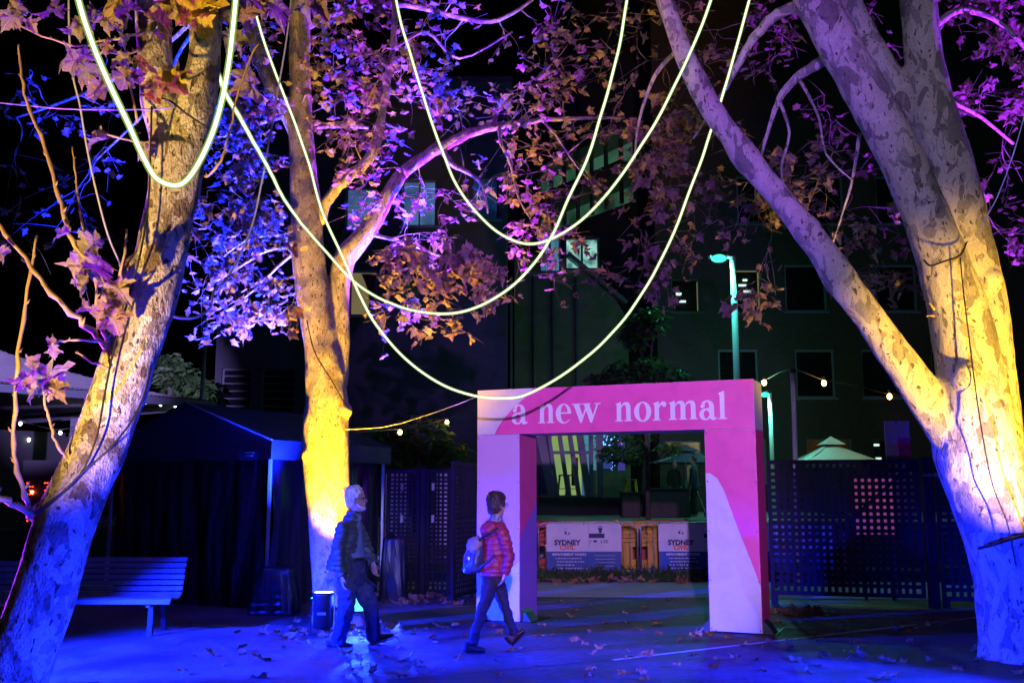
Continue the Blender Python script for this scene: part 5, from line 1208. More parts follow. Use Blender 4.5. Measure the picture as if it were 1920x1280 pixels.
GLV = [lf(*q) for q in ((470, 165, 5.6, .22, 285), (440, 15, 5.6, .20, 250), (415, 20, 5.6, .17, 220), (520, 15, 5.6, .18, 300), (460, 30, 5.6, .16, 280), (575, 10, 5.6, .17, 260), (600, 15, 5.6, .15, 330), (450, 85, 5.6, .16, 290), (430, 70, 5.6, .13, 250), (485, 8, 5.6, .14, 300))]
place_leaves(GLV, tA.t, 'leaf', 300)
tA.finish()

# ---- middle tree
YBm = 13.2
tB = Tree('plane_tree', 'straight plane tree in the middle lit yellow from below', (XY(634, YBm), YBm, 0), M['bark_b'], 23)
b_main = [(640, 1188, 115, YBm), (634, 1150, 94, YBm), (626, 1060, 82, YBm), (618, 960, 80, YBm), (612, 880, 84, YBm), (611, 810, 86, YBm), (612, 740, 78, YBm), (604, 650, 68, YBm), (588, 560, 64, YBm), (578, 480, 64, YBm), (574, 400, 60, YBm), (568, 310, 52, YBm), (563, 220, 46, YBm), (562, 120, 42, YBm), (563, 20, 42, YBm), (565, -80, 40, YBm)]
b_left = [(566, 260, 40, YBm), (535, 205, 32, YBm), (505, 150, 30, YBm), (478, 80, 28, YBm), (455, 10, 26, YBm), (430, -60, 24, YBm)]
b_right = [(622, 720, 60, YBm + .1), (633, 640, 46, YBm + .1), (636, 560, 40, YBm + .1), (644, 490, 42, YBm + .1), (672, 452, 40, YBm), (702, 412, 34, YBm), (726, 368, 30, YBm), (752, 326, 26, YBm)]
tB.trunk([b_main, b_left, b_right], .02, .014, burls=((550, 458, 13.1, .11), (588, 850, 13.1, .17), (642, 770, 13.15, .13), (646, 1040, 13.1, .15), (562, 395, 13.1, .11), (612, 1160, 13.2, .2), (660, 1166, 13.15, .2)))
for l in ([(752, 326, 26, YBm), (800, 292, 22, YBm), (840, 270, 20, YBm), (880, 250, 18, YBm), (940, 235, 14, YBm + .2), (1000, 227, 10, YBm + .4), (1060, 222, 8, YBm + .6), (1170, 221, 5, YBm + 1)],
          [(598, 418, 24, YBm), (618, 370, 22, YBm - .1), (655, 330, 21, YBm - .2), (692, 300, 20, YBm - .2), (710, 255, 19, YBm - .2), (716, 205, 17, YBm - .2), (728, 140, 15, YBm - .2), (738, 70, 13, YBm - .2), (742, -20, 12, YBm - .2)],
          [(832, 285, 14, YBm), (850, 310, 11, YBm - .1), (880, 325, 8, YBm - .2), (905, 350, 6, YBm - .3), (915, 400, 4, YBm - .4)],
          [(935, 236, 9, YBm + .2), (940, 270, 7, YBm), (958, 310, 6, YBm), (972, 370, 4.5, YBm), (1000, 420, 3, YBm)],
          [(1020, 228, 6, YBm + .4), (1050, 265, 4, YBm + .3), (1080, 310, 3, YBm + .3), (1115, 350, 2, YBm + .3)],
          [(700, 440, 8, YBm), (760, 455, 6, YBm - .4), (820, 478, 4.5, YBm - .7), (880, 500, 3, YBm - .9)],
          [(560, 450, 10, YBm), (510, 440, 6, YBm + .3), (460, 452, 4.5, YBm + .5), (420, 480, 3, YBm + .7)],
          [(555, 460, 9, YBm), (500, 470, 6, YBm + .2), (450, 500, 4.5, YBm + .4), (400, 530, 3, YBm + .5)],
          [(556, 470, 8, YBm), (520, 500, 5.5, YBm), (480, 540, 4, YBm), (430, 580, 3, YBm)],
          [(545, 215, 12, YBm), (490, 230, 9, YBm + .5), (440, 250, 6, YBm + .8), (390, 260, 4, YBm + 1)],
          [(560, 240, 10, YBm), (600, 238, 9, YBm + .6), (650, 236, 8, YBm + .8), (690, 240, 6, YBm + 1)],
          [(560, 60, 16, YBm), (640, 20, 14, YBm + .6), (760, 10, 12, YBm + 1), (900, 40, 10, YBm + 1.4), (960, 25, 8, YBm + 1.5), (1010, -10, 6, YBm + 1.6)],
          [(740, 90, 8, YBm), (800, 60, 7, YBm + .5), (860, 110, 5, YBm + .7), (960, 60, 4, YBm + 1)],
          [(430, -30, 14, YBm), (360, 40, 10, YBm + 1.2), (250, 130, 8, YBm + 1.8), (120, 190, 6, YBm + 2.2), (30, 220, 5, YBm + 2.4)],
          [(420, -10, 10, YBm), (340, 90, 8, YBm + 1), (300, 180, 6, YBm + 1.2), (180, 300, 4, YBm + 1.4)]):
    tB.limb(l, 'branch', M['bark_b'], 4, 8)
# blue leaf masses between the left and middle trunks
tB.region(370, 170, 540, 330, 11.8, 13.8, 30, 12, .12)
tB.region(350, 330, 520, 470, 11.8, 13.8, 26, 11, .12)
tB.region(360, 470, 560, 600, 11.6, 13.2, 26, 11, .13, .3)
tB.region(420, 0, 560, 160, 12.2, 14, 14, 10, .12)
# purple masses right of the main stem
tB.region(590, -20, 740, 160, 11.6, 13.6, 30, 12, .12, .32)
tB.region(600, 160, 740, 330, 11.6, 13.6, 24, 10, .12, .3)
tB.region(740, -10, 850, 210, 11.6, 13.2, 20, 11, .12, .28)
tB.region(655, 320, 830, 470, 12.4, 14, 16, 9, .12, .3)
# violet cluster in front of the building
tB.region(720, 450, 800, 530, 11.4, 12.2, 9, 11, .14, .22)
tB.region(800, 470, 930, 560, 11.3, 12.0, 16, 13, .14, .22)
tB.region(700, 540, 860, 640, 12.0, 13.0, 10, 7, .13, .22)
# dim upper middle
tB.region(840, 0, 1180, 260, 12.5, 15.5, 44, 9, .13, .42)
tB.region(840, 260, 1130, 450, 12.5, 15.0, 24, 8, .13, .36)
tB.region(960, 430, 1150, 560, 13, 15.0, 13, 8, .13, .32)
tB.region(0, 60, 250, 560, 14, 17.0, 18, 7, .13, .5)
tB.finish()

# ---- big right tree
YCt = 10.5
tC = Tree('plane_tree', 'big pale plane tree with three leaning limbs at the right', (XY(1908, YCt), YCt, 0), M['bark_c'], 37)
c_main = [(1920, 1265, 165, YCt), (1908, 1200, 132, YCt), (1896, 1120, 122, YCt), (1884, 1050, 124, YCt), (1870, 980, 134, YCt), (1852, 910, 150, YCt), (1836, 850, 160, YCt), (1830, 800, 150, YCt)]
c_limb = [(1830, 880, 110, YCt), (1796, 822, 92, YCt), (1750, 765, 74, YCt), (1700, 695, 66, YCt), (1648, 620, 60, YCt), (1600, 555, 58, YCt), (1572, 520, 64, YCt), (1548, 482, 55, YCt), (1512, 432, 56, YCt), (1496, 412, 50, YCt), (1442, 348, 46, YCt), (1395, 292, 56, YCt), (1372, 258, 46, YCt), (1350, 228, 45, YCt), (1312, 165, 44, YCt), (1278, 90, 38, YCt), (1252, 20, 34, YCt), (1222, -70, 32, YCt)]
c_s1 = [(1845, 860, 130, YCt - .05), (1830, 760, 124, YCt - .1), (1812, 660, 118, YCt - .1), (1792, 570, 108, YCt - .1), (1768, 490, 96, YCt - .1), (1735, 400, 86, YCt - .1), (1698, 315, 84, YCt - .1), (1660, 240, 84, YCt - .1), (1622, 170, 84, YCt - .1), (1582, 100, 82, YCt - .1), (1546, 35, 80, YCt - .1), (1500, -60, 74, YCt - .1)]
c_s2 = [(1858, 860, 120, YCt + .12), (1852, 760, 112, YCt + .15), (1845, 660, 106, YCt + .2), (1832, 560, 104, YCt + .25), (1815, 470, 98, YCt + .28), (1796, 380, 94, YCt + .3), (1774, 290, 92, YCt + .3), (1752, 220, 90, YCt + .3), (1738, 150, 78, YCt + .3), (1728, 70, 72, YCt + .3), (1718, -60, 70, YCt + .3)]
c_s3 = [(1760, 260, 60, YCt + .35), (1705, 195, 54, YCt + .4), (1660, 130, 50, YCt + .45), (1620, 60, 48, YCt + .5), (1585, -20, 44, YCt + .5)]
tC.trunk([c_main, c_limb, c_s1, c_s2, c_s3], .02, .012, burls=((1790, 252, 10.72, .12), (1815, 705, 10.15, .17), (1850, 530, 10.6, .18), (1858, 640, 10.6, .18)))
for l in ([(1500, 10, 26, YCt + .1), (1460, 25, 22, YCt + .2), (1425, 58, 20, YCt + .3), (1398, 95, 16, YCt + .4), (1375, 140, 12, YCt + .5), (1345, 190, 8, YCt + .6), (1300, 260, 4, YCt + .8)],
          [(1575, 112, 24, YCt + .2), (1530, 122, 22, YCt + .3), (1492, 148, 18, YCt + .4), (1462, 185, 14, YCt + .5), (1445, 230, 9, YCt + .6), (1425, 300, 5, YCt + .7)],
          [(1462, 190, 8, YCt + .5), (1480, 250, 6, YCt + .6), (1465, 320, 5, YCt + .6), (1480, 380, 3, YCt + .6)],
          [(1500, 150, 8, YCt + .5), (1535, 220, 5, YCt + .6), (1550, 290, 4, YCt + .6), (1600, 340, 3, YCt + .6)],
          [(1735, 60, 16, YCt + .5), (1800, 20, 14, YCt + .8), (1870, 40, 10, YCt + 1), (1930, 100, 8, YCt + 1.2)],
          [(1780, 190, 9, YCt + .5), (1840, 220, 7, YCt + .8), (1900, 270, 5, YCt + 1)],
          [(1612, 250, 8, YCt + .3), (1600, 330, 6, YCt + .5), (1580, 400, 4, YCt + .6), (1560, 460, 3, YCt + .6)],
          [(1275, 90, 10, YCt + .3), (1230, 140, 8, YCt + .8), (1200, 220, 6, YCt + 1), (1190, 300, 4, YCt + 1.2)]):
    tC.limb(l, 'branch', M['bark_c'], 4, 8)
tC.limb([(1762, 592, 5, YCt - .1), (1748, 578, 4, YCt - .2), (1742, 565, 2.5, YCt - .2)], 'shoot', M['shoot'], 3, 5)
tC.limb([(1764, 596, 5, YCt - .1), (1750, 592, 4, YCt - .2), (1738, 592, 2.5, YCt - .2)], 'shoot', M['shoot'], 3, 5)
tC.region(1180, 200, 1312, 560, 11.6, 14, 30, 11, .13, .36)
tC.region(1180, 0, 1480, 200, 12, 15, 24, 7, .13, .4)
tC.region(1330, 230, 1560, 430, 11.4, 13.5, 30, 8, .12, .34)
tC.region(1362, 520, 1425, 600, 11.6, 12.4, 6, 8, .13, .22)
tC.region(1550, 330, 1700, 560, 11.6, 13.5, 20, 10, .13, .32)
tC.region(1500, 20, 1680, 300, 12, 14, 14, 6, .13, .35)
tC.region(1770, -10, 1930, 260, 11.4, 13.4, 26, 11, .13, .36)
tC.region(1840, 260, 1930, 520, 12, 14, 8, 7, .13, .3)
tC.finish()

# ---- shrubs and small trees behind the barriers
def bush_tree(label, px, Y, py_base, stems, blobs, size, n, z0=0.0, seed=1):
    g = random.Random(seed); base = (XY(px, Y), Y, z0); t = thing('small_tree', label, 'tree', base)
    for l in stems: part('trunk', MB().tube([P(*q[:3]) for q in l], [q[3] for q in l], 8), M['bark_d'], t, True, world=True)
    mb = MB()
    for (x, y, rx, ry) in blobs:
        for k in range(n):
            a = g.uniform(0, 6.283); rr = math.sqrt(g.random()); p = P(x + rx * rr * math.cos(a), y + ry * rr * math.sin(a), Y + g.gauss(0, .25)); m = leaf_frame(g, .4)
            L_ = size * g.uniform(.6, 1.3); w = L_ * .22
            mb.add([p + m @ Vector(v) for v in ((0, 0, 0), (w, L_ * .45, .1 * L_), (0, L_, -.1 * L_), (-w, L_ * .45, .1 * L_))], [(0, 1, 2, 3)])
    o = part('crown', mb, M['leaf_green'], t, world=True); o['kind'] = 'stuff'
bush_tree('slender green leafy tree rising behind the arch header', 1210, 23.6, 900, [[(1216, 985, 23.6, .06), (1212, 800, 23.6, .05), (1208, 700, 23.6, .045), (1196, 620, 23.6, .03)], [(1212, 760, 23.6, .03), (1222, 650, 23.6, .025), (1228, 600, 23.6, .02)]],
          [(1195, 620, 26, 26), (1222, 600, 28, 24), (1190, 630, 18, 18), (1180, 700, 48, 26), (1225, 690, 38, 22), (1130, 712, 26, 14), (1262, 705, 26, 16)], .26, 170, seed=4)
bush_tree('small dark tree on the plaza seen through the arch', 1207, 28.5, 968, [[(1207, 968, 28.5, .11), (1208, 900, 28.5, .10), (1212, 840, 28.5, .09), (1216, 790, 28.5, .07)], [(1210, 850, 28.5, .05), (1180, 825, 28.5, .04), (1160, 815, 28.5, .02)]],
          [(1170, 835, 34, 26), (1200, 815, 30, 18), (1150, 850, 20, 16), (1190, 850, 20, 20), (1255, 840, 22, 10)], .22, 110, PZ, seed=5)
bush_tree('leafy green tree behind the pavilion roof', 318, 26, 900, [[(322, 960, 26, .12), (322, 760, 26, .1), (318, 700, 26, .08)]], [(318, 690, 26, 30), (340, 720, 36, 40), (372, 735, 24, 26)], .28, 260, seed=6)
bush_tree('dark leafy tree behind the left lattice fence', 780, 24, 900, [[(780, 1000, 24, .12), (782, 850, 24, .1), (776, 780, 24, .06)]], [(790, 815, 50, 40), (760, 850, 40, 40), (830, 850, 40, 30), (720, 830, 30, 24)], .28, 220, seed=8)
# ground cover along the barriers
g = random.Random(3); mb = MB(); y0, y1 = fp1 + .1, 19.55
for k in range(6500):
    x = g.uniform(-6, 12); y = g.uniform(y0, y1); h = g.uniform(.10, .30) * (1.2 if g.random() < .2 else .8); a = g.uniform(0, 6.28); lean = Vector((math.cos(a), math.sin(a), 0)) * h * g.uniform(.2, .7); w = Vector((-math.sin(a), math.cos(a), 0)) * .012; p = Vector((x, y, .012))
    mb.add([p - w, p + w, p + lean * .5 + w * .7 + Vector((0, 0, h * .7)), p + lean + Vector((0, 0, h))], [(0, 1, 2, 3)])
o = link('ground_cover', mb.mesh('ground_cover'), M['leaf_green']); o['kind'] = 'stuff'; tag(o, 'dark strappy ground cover along the crowd barriers', 'plants')

# ================================================================ fallen leaves
g = random.Random(99)
LOOSE = ['dry brown plane leaf fallen on the dark paving', 'fallen leaves on the dark paving']
ZONE = [['dry brown leaf fallen on the blue paving left of the middle tree', 'fallen leaves left of the middle tree'], ['dry brown leaf fallen on the paving round the two walkers', 'fallen leaves round the walkers'],
        ['dry brown leaf fallen on the paving before the archway', 'fallen leaves before the archway'], ['dry brown leaf fallen on the paving right of the archway', 'fallen leaves right of the archway']]
def fallen(px, py, s, jitter=0.0, z=.0, lab=LOOSE):
    q = G(px, py)
    if jitter: q += Vector((g.gauss(0, jitter), g.gauss(0, jitter), 0))
    o = bpy.data.objects.new('fallen_leaf', leaf_mesh(g.randrange(len(LT)), 'leaf_fallen')); C.objects.link(o)
    o.location = (q.x, q.y, .012 + s * .12 + z); o.rotation_euler = (g.gauss(0, .3), g.gauss(0, .3), g.uniform(0, 6.28)); k = s * g.uniform(.8, 1.15); o.scale = (k, k, k)
    tag(o, lab[0], 'leaf', lab[1])
for x, y, s in ((450, 1185, .15), (485, 1188, .14), (530, 1198, .22), (515, 1185, .10), (400, 1232, .14), (365, 1230, .10), (480, 1240, .22), (340, 1265, .12), (445, 1222, .13), (455, 1228, .09), (478, 1272, .16), (750, 1180, .20), (735, 1175, .10), (705, 1260, .16), (760, 1270, .18), (655, 1230, .18), (690, 1220, .12), (675, 1262, .10),
                (760, 1240, .16), (772, 1242, .14), (660, 1265, .16), (840, 1178, .13), (820, 1175, .12), (848, 1172, .11), (800, 1180, .12), (925, 1175, .12), (820, 1205, .09), (945, 1190, .12), (1010, 1172, .10), (1012, 1195, .13), (1035, 1192, .12), (1068, 1202, .11), (1100, 1207, .11), (1130, 1170, .10), (1075, 1145, .12), (1068, 1155, .11),
                (1055, 1130, .12), (1085, 1132, .10), (1110, 1135, .10), (1170, 1168, .13), (1240, 1172, .15), (1175, 1150, .09), (1215, 1142, .10), (1252, 1127, .12), (1205, 1185, .11), (1240, 1195, .10), (1300, 1192, .16), (1315, 1198, .15), (1330, 1190, .12), (1360, 1196, .10), (1285, 1200, .10), (1120, 1215, .10), (1105, 1230, .11), (1222, 1235, .16), (1195, 1262, .12), (1110, 1272, .12),
                (1445, 1150, .14), (1460, 1158, .14), (1480, 1152, .15), (1505, 1150, .13), (1520, 1148, .12), (1535, 1156, .10), (1470, 1170, .14), (1560, 1178, .14), (1575, 1180, .12), (1440, 1215, .12), (1450, 1212, .12), (1400, 1212, .10), (1490, 1218, .14), (1505, 1212, .10), (1530, 1205, .13), (1590, 1205, .11), (1595, 1225, .12), (1620, 1240, .18), (1650, 1240, .16), (1555, 1235, .13), (1480, 1237, .14), (1500, 1240, .12),
                (1540, 1232, .10), (1510, 1262, .10), (1825, 1240, .12), (1870, 1195, .13), (1855, 1185, .13), (1710, 1182, .12), (1690, 1180, .12), (1745, 1172, .14), (1760, 1165, .14), (1770, 1172, .12), (1650, 1275, .16), (1800, 1262, .14), (1905, 1262, .15), (1840, 1148, .10), (1700, 1205, .10), (870, 1235, .12), (930, 1240, .14), (830, 1262, .10), (1380, 1240, .12), (1340, 1258, .12)):
    fallen(x, y, s, lab=ZONE[0 if x < 620 else 1 if x < 1000 else 2 if x < 1436 else 3])
PILE = ['brown leaf in the litter along the fence and garden edge', 'leaf litter along the fences']
for k in range(46): fallen(g.uniform(722, 890), g.uniform(1117, 1134), g.uniform(.10, .17), .05, lab=['brown leaf in the litter below the left lattice fence', 'leaf litter below the left lattice fence'])
for k in range(70): fallen(g.uniform(1004, 1330), g.uniform(1086, 1095), g.uniform(.12, .2), .06, g.uniform(0, .05), lab=['brown leaf in the litter along the garden bed behind the arch', 'leaf litter along the garden bed'])
for k in range(26): fallen(g.uniform(1445, 1545), g.uniform(1143, 1156), g.uniform(.10, .16), .06, lab=['brown leaf in the litter at the foot of the right lattice gate', 'leaf litter at the right lattice gate'])
FOOT = ['crumpled leaf in the litter round the foot of the middle tree', 'leaf litter round the middle tree']
for k in range(70): fallen(g.gauss(650, 48), g.gauss(1188, 9), g.uniform(.06, .13), .05, lab=FOOT)
for k in range(60):
    x, y = g.uniform(330, 1900), g.uniform(1160, 1278); fallen(x, y, g.uniform(.05, .12), .1, lab=ZONE[0 if x < 620 else 1 if x < 1000 else 2 if x < 1436 else 3])
# ================================================================ people
M['skin'] = pbr('skin', (.50, .30, .22), (.44, .25, .18), 12, .5)
M['hair_white'] = pbr('white hair', (.80, .78, .75), (.55, .53, .50), 30, .6, bump=.6, bscale=60, stretch=(1, 1, .4))
M['hair_dark'] = pbr('dark brown hair', (.045, .025, .018), (.02, .012, .01), 30, .45, bump=.6, bscale=60, stretch=(1, 1, .4))
M['jacket_green'] = pbr('dark olive quilted nylon', (.06, .085, .065), (.045, .065, .055), 8, .5)
M['shirt'] = pbr('blue grey shirt', (.22, .28, .42), (.17, .22, .36), 6, .8)
M['denim'] = pbr('dark denim', (.035, .045, .09), (.025, .03, .065), 9, .85)
M['jacket_red'] = pbr('coral red quilted nylon', (.29, .026, .065), (.24, .022, .055), 7, .5)
M['trouser_black'] = pbr('black trousers', (.012, .012, .015), rough=.8)
M['shoe'] = pbr('dark leather shoe', (.035, .018, .014), rough=.4)
M['sole'] = pbr('pale rubber sole', (.55, .55, .55), rough=.7)
M['leather'] = pbr('navy leather', (.05, .07, .13), (.03, .045, .09), 10, .32, bump=.5, bscale=25)
M['scarf'] = pbr('patterned scarf', (.05, .09, .14), (.35, .38, .42), 40, .8)
M['eye'] = pbr('dark eye', (.03, .02, .02), rough=.2)
def chain(mb, nodes, n=14, ref=(0, 1, 0)): mb.rings(nodes, n, ref)
def hand(mb, wrist, d, fwd, side, k=1.0):
    """palm, four bent fingers of different length, thumb off the side of the palm. d along the hand, fwd = the way fingers curl, side = towards the thumb"""
    d, fwd, side = Vector(d).normalized(), Vector(fwd).normalized(), Vector(side).normalized(); w = Vector(wrist)
    mb.rings([(w - d * .02, .022 * k, .026 * k), (w + d * .02 * k, .020 * k, .032 * k), (w + d * .055 * k, .018 * k, .041 * k), (w + d * .085 * k, .014 * k, .040 * k)], 12, side)
    for i, L in enumerate((.070, .078, .072, .056)):
        b = w + d * .082 * k + side * (.030 - .020 * i) * k; L *= k
        p1 = b + d * L * .45 + fwd * L * .12; p2 = p1 + d * L * .28 + fwd * L * .26; p3 = p2 + d * L * .12 + fwd * L * .28
        mb.tube([b - d * .02, b, p1, p2, p3], [.0095 * k, .0095 * k, .0092 * k, .0085 * k, .0065 * k], 8)
    b = w + d * .03 * k + side * .032 * k; p1 = b + (side * .7 + d * .6 + fwd * .3).normalized() * .038 * k; p2 = p1 + (d + fwd * .5 + side * .1).normalized() * .03 * k
    mb.tube([b - side * .012, b, p1, p2], [.013 * k, .012 * k, .0105 * k, .0075 * k], 8)
def head_rows(rows, o, yaw, pitch=0.0):
    """rows: (z, x centre, radius x, radius y) in head space; returns ring nodes in the world"""
    m = Matrix.Rotation(yaw, 3, 'Z') @ Matrix.Rotation(pitch, 3, 'Y')
    return [(Vector(o) + m @ Vector((cx, 0, z)), rx, ry) for z, cx, rx, ry in rows], m
HEAD = [(-.004, .052, .018, .018), (.008, .044, .040, .034), (.03, .030, .066, .050), (.06, .016, .082, .060), (.095, .004, .093, .069), (.13, -.004, .099, .075), (.165, -.009, .101, .077), (.20, -.012, .092, .070), (.228, -.013, .066, .052), (.244, -.013, .028, .022)]
def head(mb, o, yaw, k=1.0, pitch=0.0):
    nodes, m = head_rows([tuple(v * k for v in r) for r in HEAD], o, yaw, pitch)
    mb.rings(nodes, 20, m @ Vector((0, 1, 0)))
    def at(x, y, z): return Vector(o) + m @ (Vector((x, y, z)) * k)
    mb.tube([at(.086, 0, .132), at(.100, 0, .110), at(.116, 0, .088), at(.092, 0, .078)], [.007 * k, .010 * k, .014 * k, .010 * k], 8)
    mb.ball(at(.085, 0, .142), (.016 * k, .05 * k, .011 * k), 10, 6)
    mb.ball(at(.088, 0, .050), (.013 * k, .024 * k, .007 * k), 8, 5); mb.ball(at(.086, 0, .040), (.012 * k, .021 * k, .008 * k), 8, 5)
    mb.ball(at(.078, 0, .012), (.020 * k, .022 * k, .016 * k), 8, 6)
    for s in (-1, 1):
        mb.ball(at(-.006, s * .078, .100), (.020 * k, .010 * k, .033 * k), 8, 6); mb.ball(at(.062, s * .042, .082), (.026 * k, .020 * k, .022 * k), 8, 6)
    return at, m
def spectacles(parent, at):
    mb = MB()
    for s in (-1, 1):
        mb.tube([at(.106 - .003 * math.cos(q), s * .033 + .024 * math.cos(q), .120 + .018 * math.sin(q)) for q in [i * math.pi / 7 for i in range(15)]], .0035, 6)
        mb.tube([at(.103, s * .058, .126), at(.05, s * .083, .126), at(-.01, s * .087, .122), at(-.03, s * .085, .106)], .0032, 6)
    mb.tube([at(.108, -.010, .124), at(.111, 0, .127), at(.108, .010, .124)], .0032, 6); part('spectacles', mb, M['black'], parent, True, world=True)
    for s in (-1, 1): part('eye', MB().ball(at(.083, s * .032, .120), .012, 8, 6), M['eye'], parent, True, world=True)
def fuzz(me, amp, sc=(30, 30, 9)):
    nr = [v.normal.copy() for v in me.vertices]
    for v, n in zip(me.vertices, nr): v.co = v.co + n * amp * noise.noise(Vector((v.co.x * sc[0], v.co.y * sc[1], v.co.z * sc[2])))
    me.update(); return me
def quilt(me, pitch, amp, z0):
    nr = [v.normal.copy() for v in me.vertices]
    for v, n in zip(me.vertices, nr):
        c = v.co; a = abs(math.sin(math.pi * (c.z - z0 + .012 * noise.noise(c * 5)) / pitch)) ** .6
        v.co = c + n * (amp * (a - .75) + .004 * noise.noise(c * 14))
    me.update(); return me
def creases(me, amp, s=7):
    nr = [v.normal.copy() for v in me.vertices]
    for v, n in zip(me.vertices, nr):
        c = v.co; v.co = c + n * amp * (noise.noise(Vector((c.x * s, c.y * s, c.z * s * 1.4))) + .5 * noise.noise(c * s * 2.6))
    me.update(); return me
def shoe(parent, heel, toe, y, high=.0, sole_mat='sole', k=1.0, name='shoe'):
    heel, toe = Vector(heel), Vector(toe); heel.y += y; toe.y += y; d = toe - heel; L = d.length; t = d.normalized(); u = Vector((-t.z, 0, t.x)); u = u if u.z > 0 else -u
    rows = ((-.01, .030, .024), (.06, .040, .034), (.22, .048, .036), (.42, .042, .038), (.62, .034, .046), (.82, .028, .047), (.95, .022, .036), (1.0, .014, .018))
    mb = MB().rings([(heel + t * L * a + u * (h + .018), h * k, w * k) for a, h, w in rows], 14, (0, 1, 0))
    mb.rings([(heel + t * L * .15 + u * .03, .048, .036), (heel + t * L * .16 + u * (.08 + high), .046, .040), (heel + t * L * .15 + u * (.10 + high), .046, .042)], 14, (0, 1, 0))
    o = part(name, remesh(mb, .007, 3), M['shoe'], parent, True, world=True)
    part('sole', MB().rings([(heel + t * L * a + u * .012, .013, w * k + .005) for a, h, w in rows], 14, (0, 1, 0)), M[sole_mat], o, True, world=True)
    part('laces', MB().tube([heel + t * L * .42 + u * .1 + Vector((0, -.02, 0)), heel + t * L * .48 + u * .1 + Vector((0, .02, 0)), heel + t * L * .52 + u * .088 + Vector((0, -.02, 0)), heel + t * L * .58 + u * .082 + Vector((0, .02, 0))], .004, 5), M['scarf'], o, True, world=True)
def strip_faces(me, pred):
    bm = bmesh.new(); bm.from_mesh(me); bmesh.ops.delete(bm, geom=[f for f in bm.faces if pred(f.calc_center_median())], context='FACES')
    bmesh.ops.solidify(bm, geom=bm.faces[:], thickness=.008); bm.to_mesh(me); bm.free(); me.update(); return me

# ---- the man
Ym = G(668, 1209).y
man = thing('person', 'white haired bearded person in dark quilted jacket and jeans walking past the tree', 'person', (XY(660, Ym), Ym, 0))
def k_(x, y, dy=0.0): v = P(x, y, Ym); v.y += dy; return v
ho = k_(670, 957)
ho.z = k_(670, 956).z
body = MB(); at, hm = head(body, ho + Vector((-.012, 0, 0)), R(2), 1.06, R(-4))
chain(body, [(k_(664, 975), .055, .055), (k_(668, 960), .056, .056), (k_(672, 945), .06, .055)], 14)
chain(body, [(k_(662, 1080), .10, .14), (k_(658, 1050), .11, .14), (k_(655, 1010), .115, .15), (k_(657, 988), .10, .16), (k_(661, 975), .06, .08)], 18)
def arm_nodes(pts, rad): return [(k_(*p), r, r) for p, r in zip(pts, rad)]
nA = [(648, 989, -.19), (643, 1015, -.23), (641, 1042, -.245), (646, 1060, -.235), (648, 1074, -.225)]
fA = [(664, 989, .19), (674, 1012, .23), (683, 1033, .235), (690, 1046, .215), (695, 1056, .20)]
chain(body, arm_nodes(nA, (.05, .046, .038, .034, .026)), 12); chain(body, arm_nodes(fA, (.05, .046, .038, .034, .026)), 12)
hand(body, k_(648, 1075, -.225), (.05, 0, -1), (1, 0, -.1), (.35, -.9, 0), 1.02); hand(body, k_(695, 1057, .20), (.18, 0, -1), (.6, -.6, 0), (.8, -.5, 0), 1.02)
nL = [(656, 1076, -.09), (655, 1105, -.10), (651, 1140, -.10), (644, 1170, -.10), (636, 1199, -.10)]; fL = [(666, 1076, .09), (678, 1105, .10), (690, 1135, .10), (695, 1165, .10), (699, 1196, .10)]
for l in (nL, fL): chain(body, [(k_(*p), r, r) for p, r in zip(l, (.075, .07, .05, .045, .035))], 12)
part('body', remesh(body, .0065, 3), M['skin'], man, True, world=True)
spectacles(man, at)
hr = MB(); rows = [(.030, -.066, .030, .046), (.06, -.052, .056, .066), (.095, -.040, .074, .078), (.13, -.034, .084, .084), (.17, -.026, .094, .087), (.205, -.018, .096, .080), (.235, -.012, .078, .062), (.256, -.010, .044, .036), (.264, -.012, .016, .014)]
nodes, m_ = head_rows([tuple(v * 1.06 for v in r) for r in rows], ho + Vector((-.012, 0, 0)), R(2), R(-4)); hr.rings(nodes, 20, (0, 1, 0))
for s in (-1, 1): hr.tube([at(-.03, s * .080, .14), at(.015, s * .081, .145), at(.03, s * .078, .125)], [.018, .014, .008], 8)
part('hair', fuzz(fuzz(remesh(hr, .006, 2), .018, (26, 40, 16)), .010, (70, 90, 40)), M['hair_white'], man, True, world=True)
bd = MB().ball(at(.068, 0, .014), (.038, .040, .030), 12, 8).ball(at(.092, 0, .062), (.012, .034, .008), 8, 6)
for s in (-1, 1): bd.tube([at(.085, s * .018, .016), at(.05, s * .052, .026), at(.018, s * .066, .06)], [.022, .018, .010], 8)
part('beard', fuzz(remesh(bd, .006, 2), .005), M['hair_white'], man, True, world=True)
sh_ = MB(); chain(sh_, [(k_(661, 1052), .135, .165), (k_(658, 1030), .135, .165), (k_(657, 1005), .13, .17), (k_(659, 985), .115, .17), (k_(664, 972), .075, .085), (k_(668, 962), .066, .068)], 20)
part('shirt', creases(remesh(sh_, .012, 3), .008), M['shirt'], man, True, world=True)
jk = MB(); chain(jk, [(k_(640, 1070), .165, .20), (k_(641, 1058), .175, .215), (k_(649, 1035), .165, .21), (k_(655, 1005), .155, .21), (k_(657, 987), .14, .205), (k_(660, 975), .10, .12), (k_(663, 964), .085, .085), (k_(665, 956), .08, .08)], 24)
chain(jk, [(k_(*p), r, r) for p, r in zip([(650, 985, -.16)] + nA, (.07, .078, .074, .068, .062, .055))], 14); chain(jk, [(k_(*p), r, r) for p, r in zip([(660, 985, .16)] + fA, (.07, .078, .074, .064, .056, .048))], 14)
jm = creases(quilt(remesh(jk, .009, 2), .062, .018, 0), .012, 9)
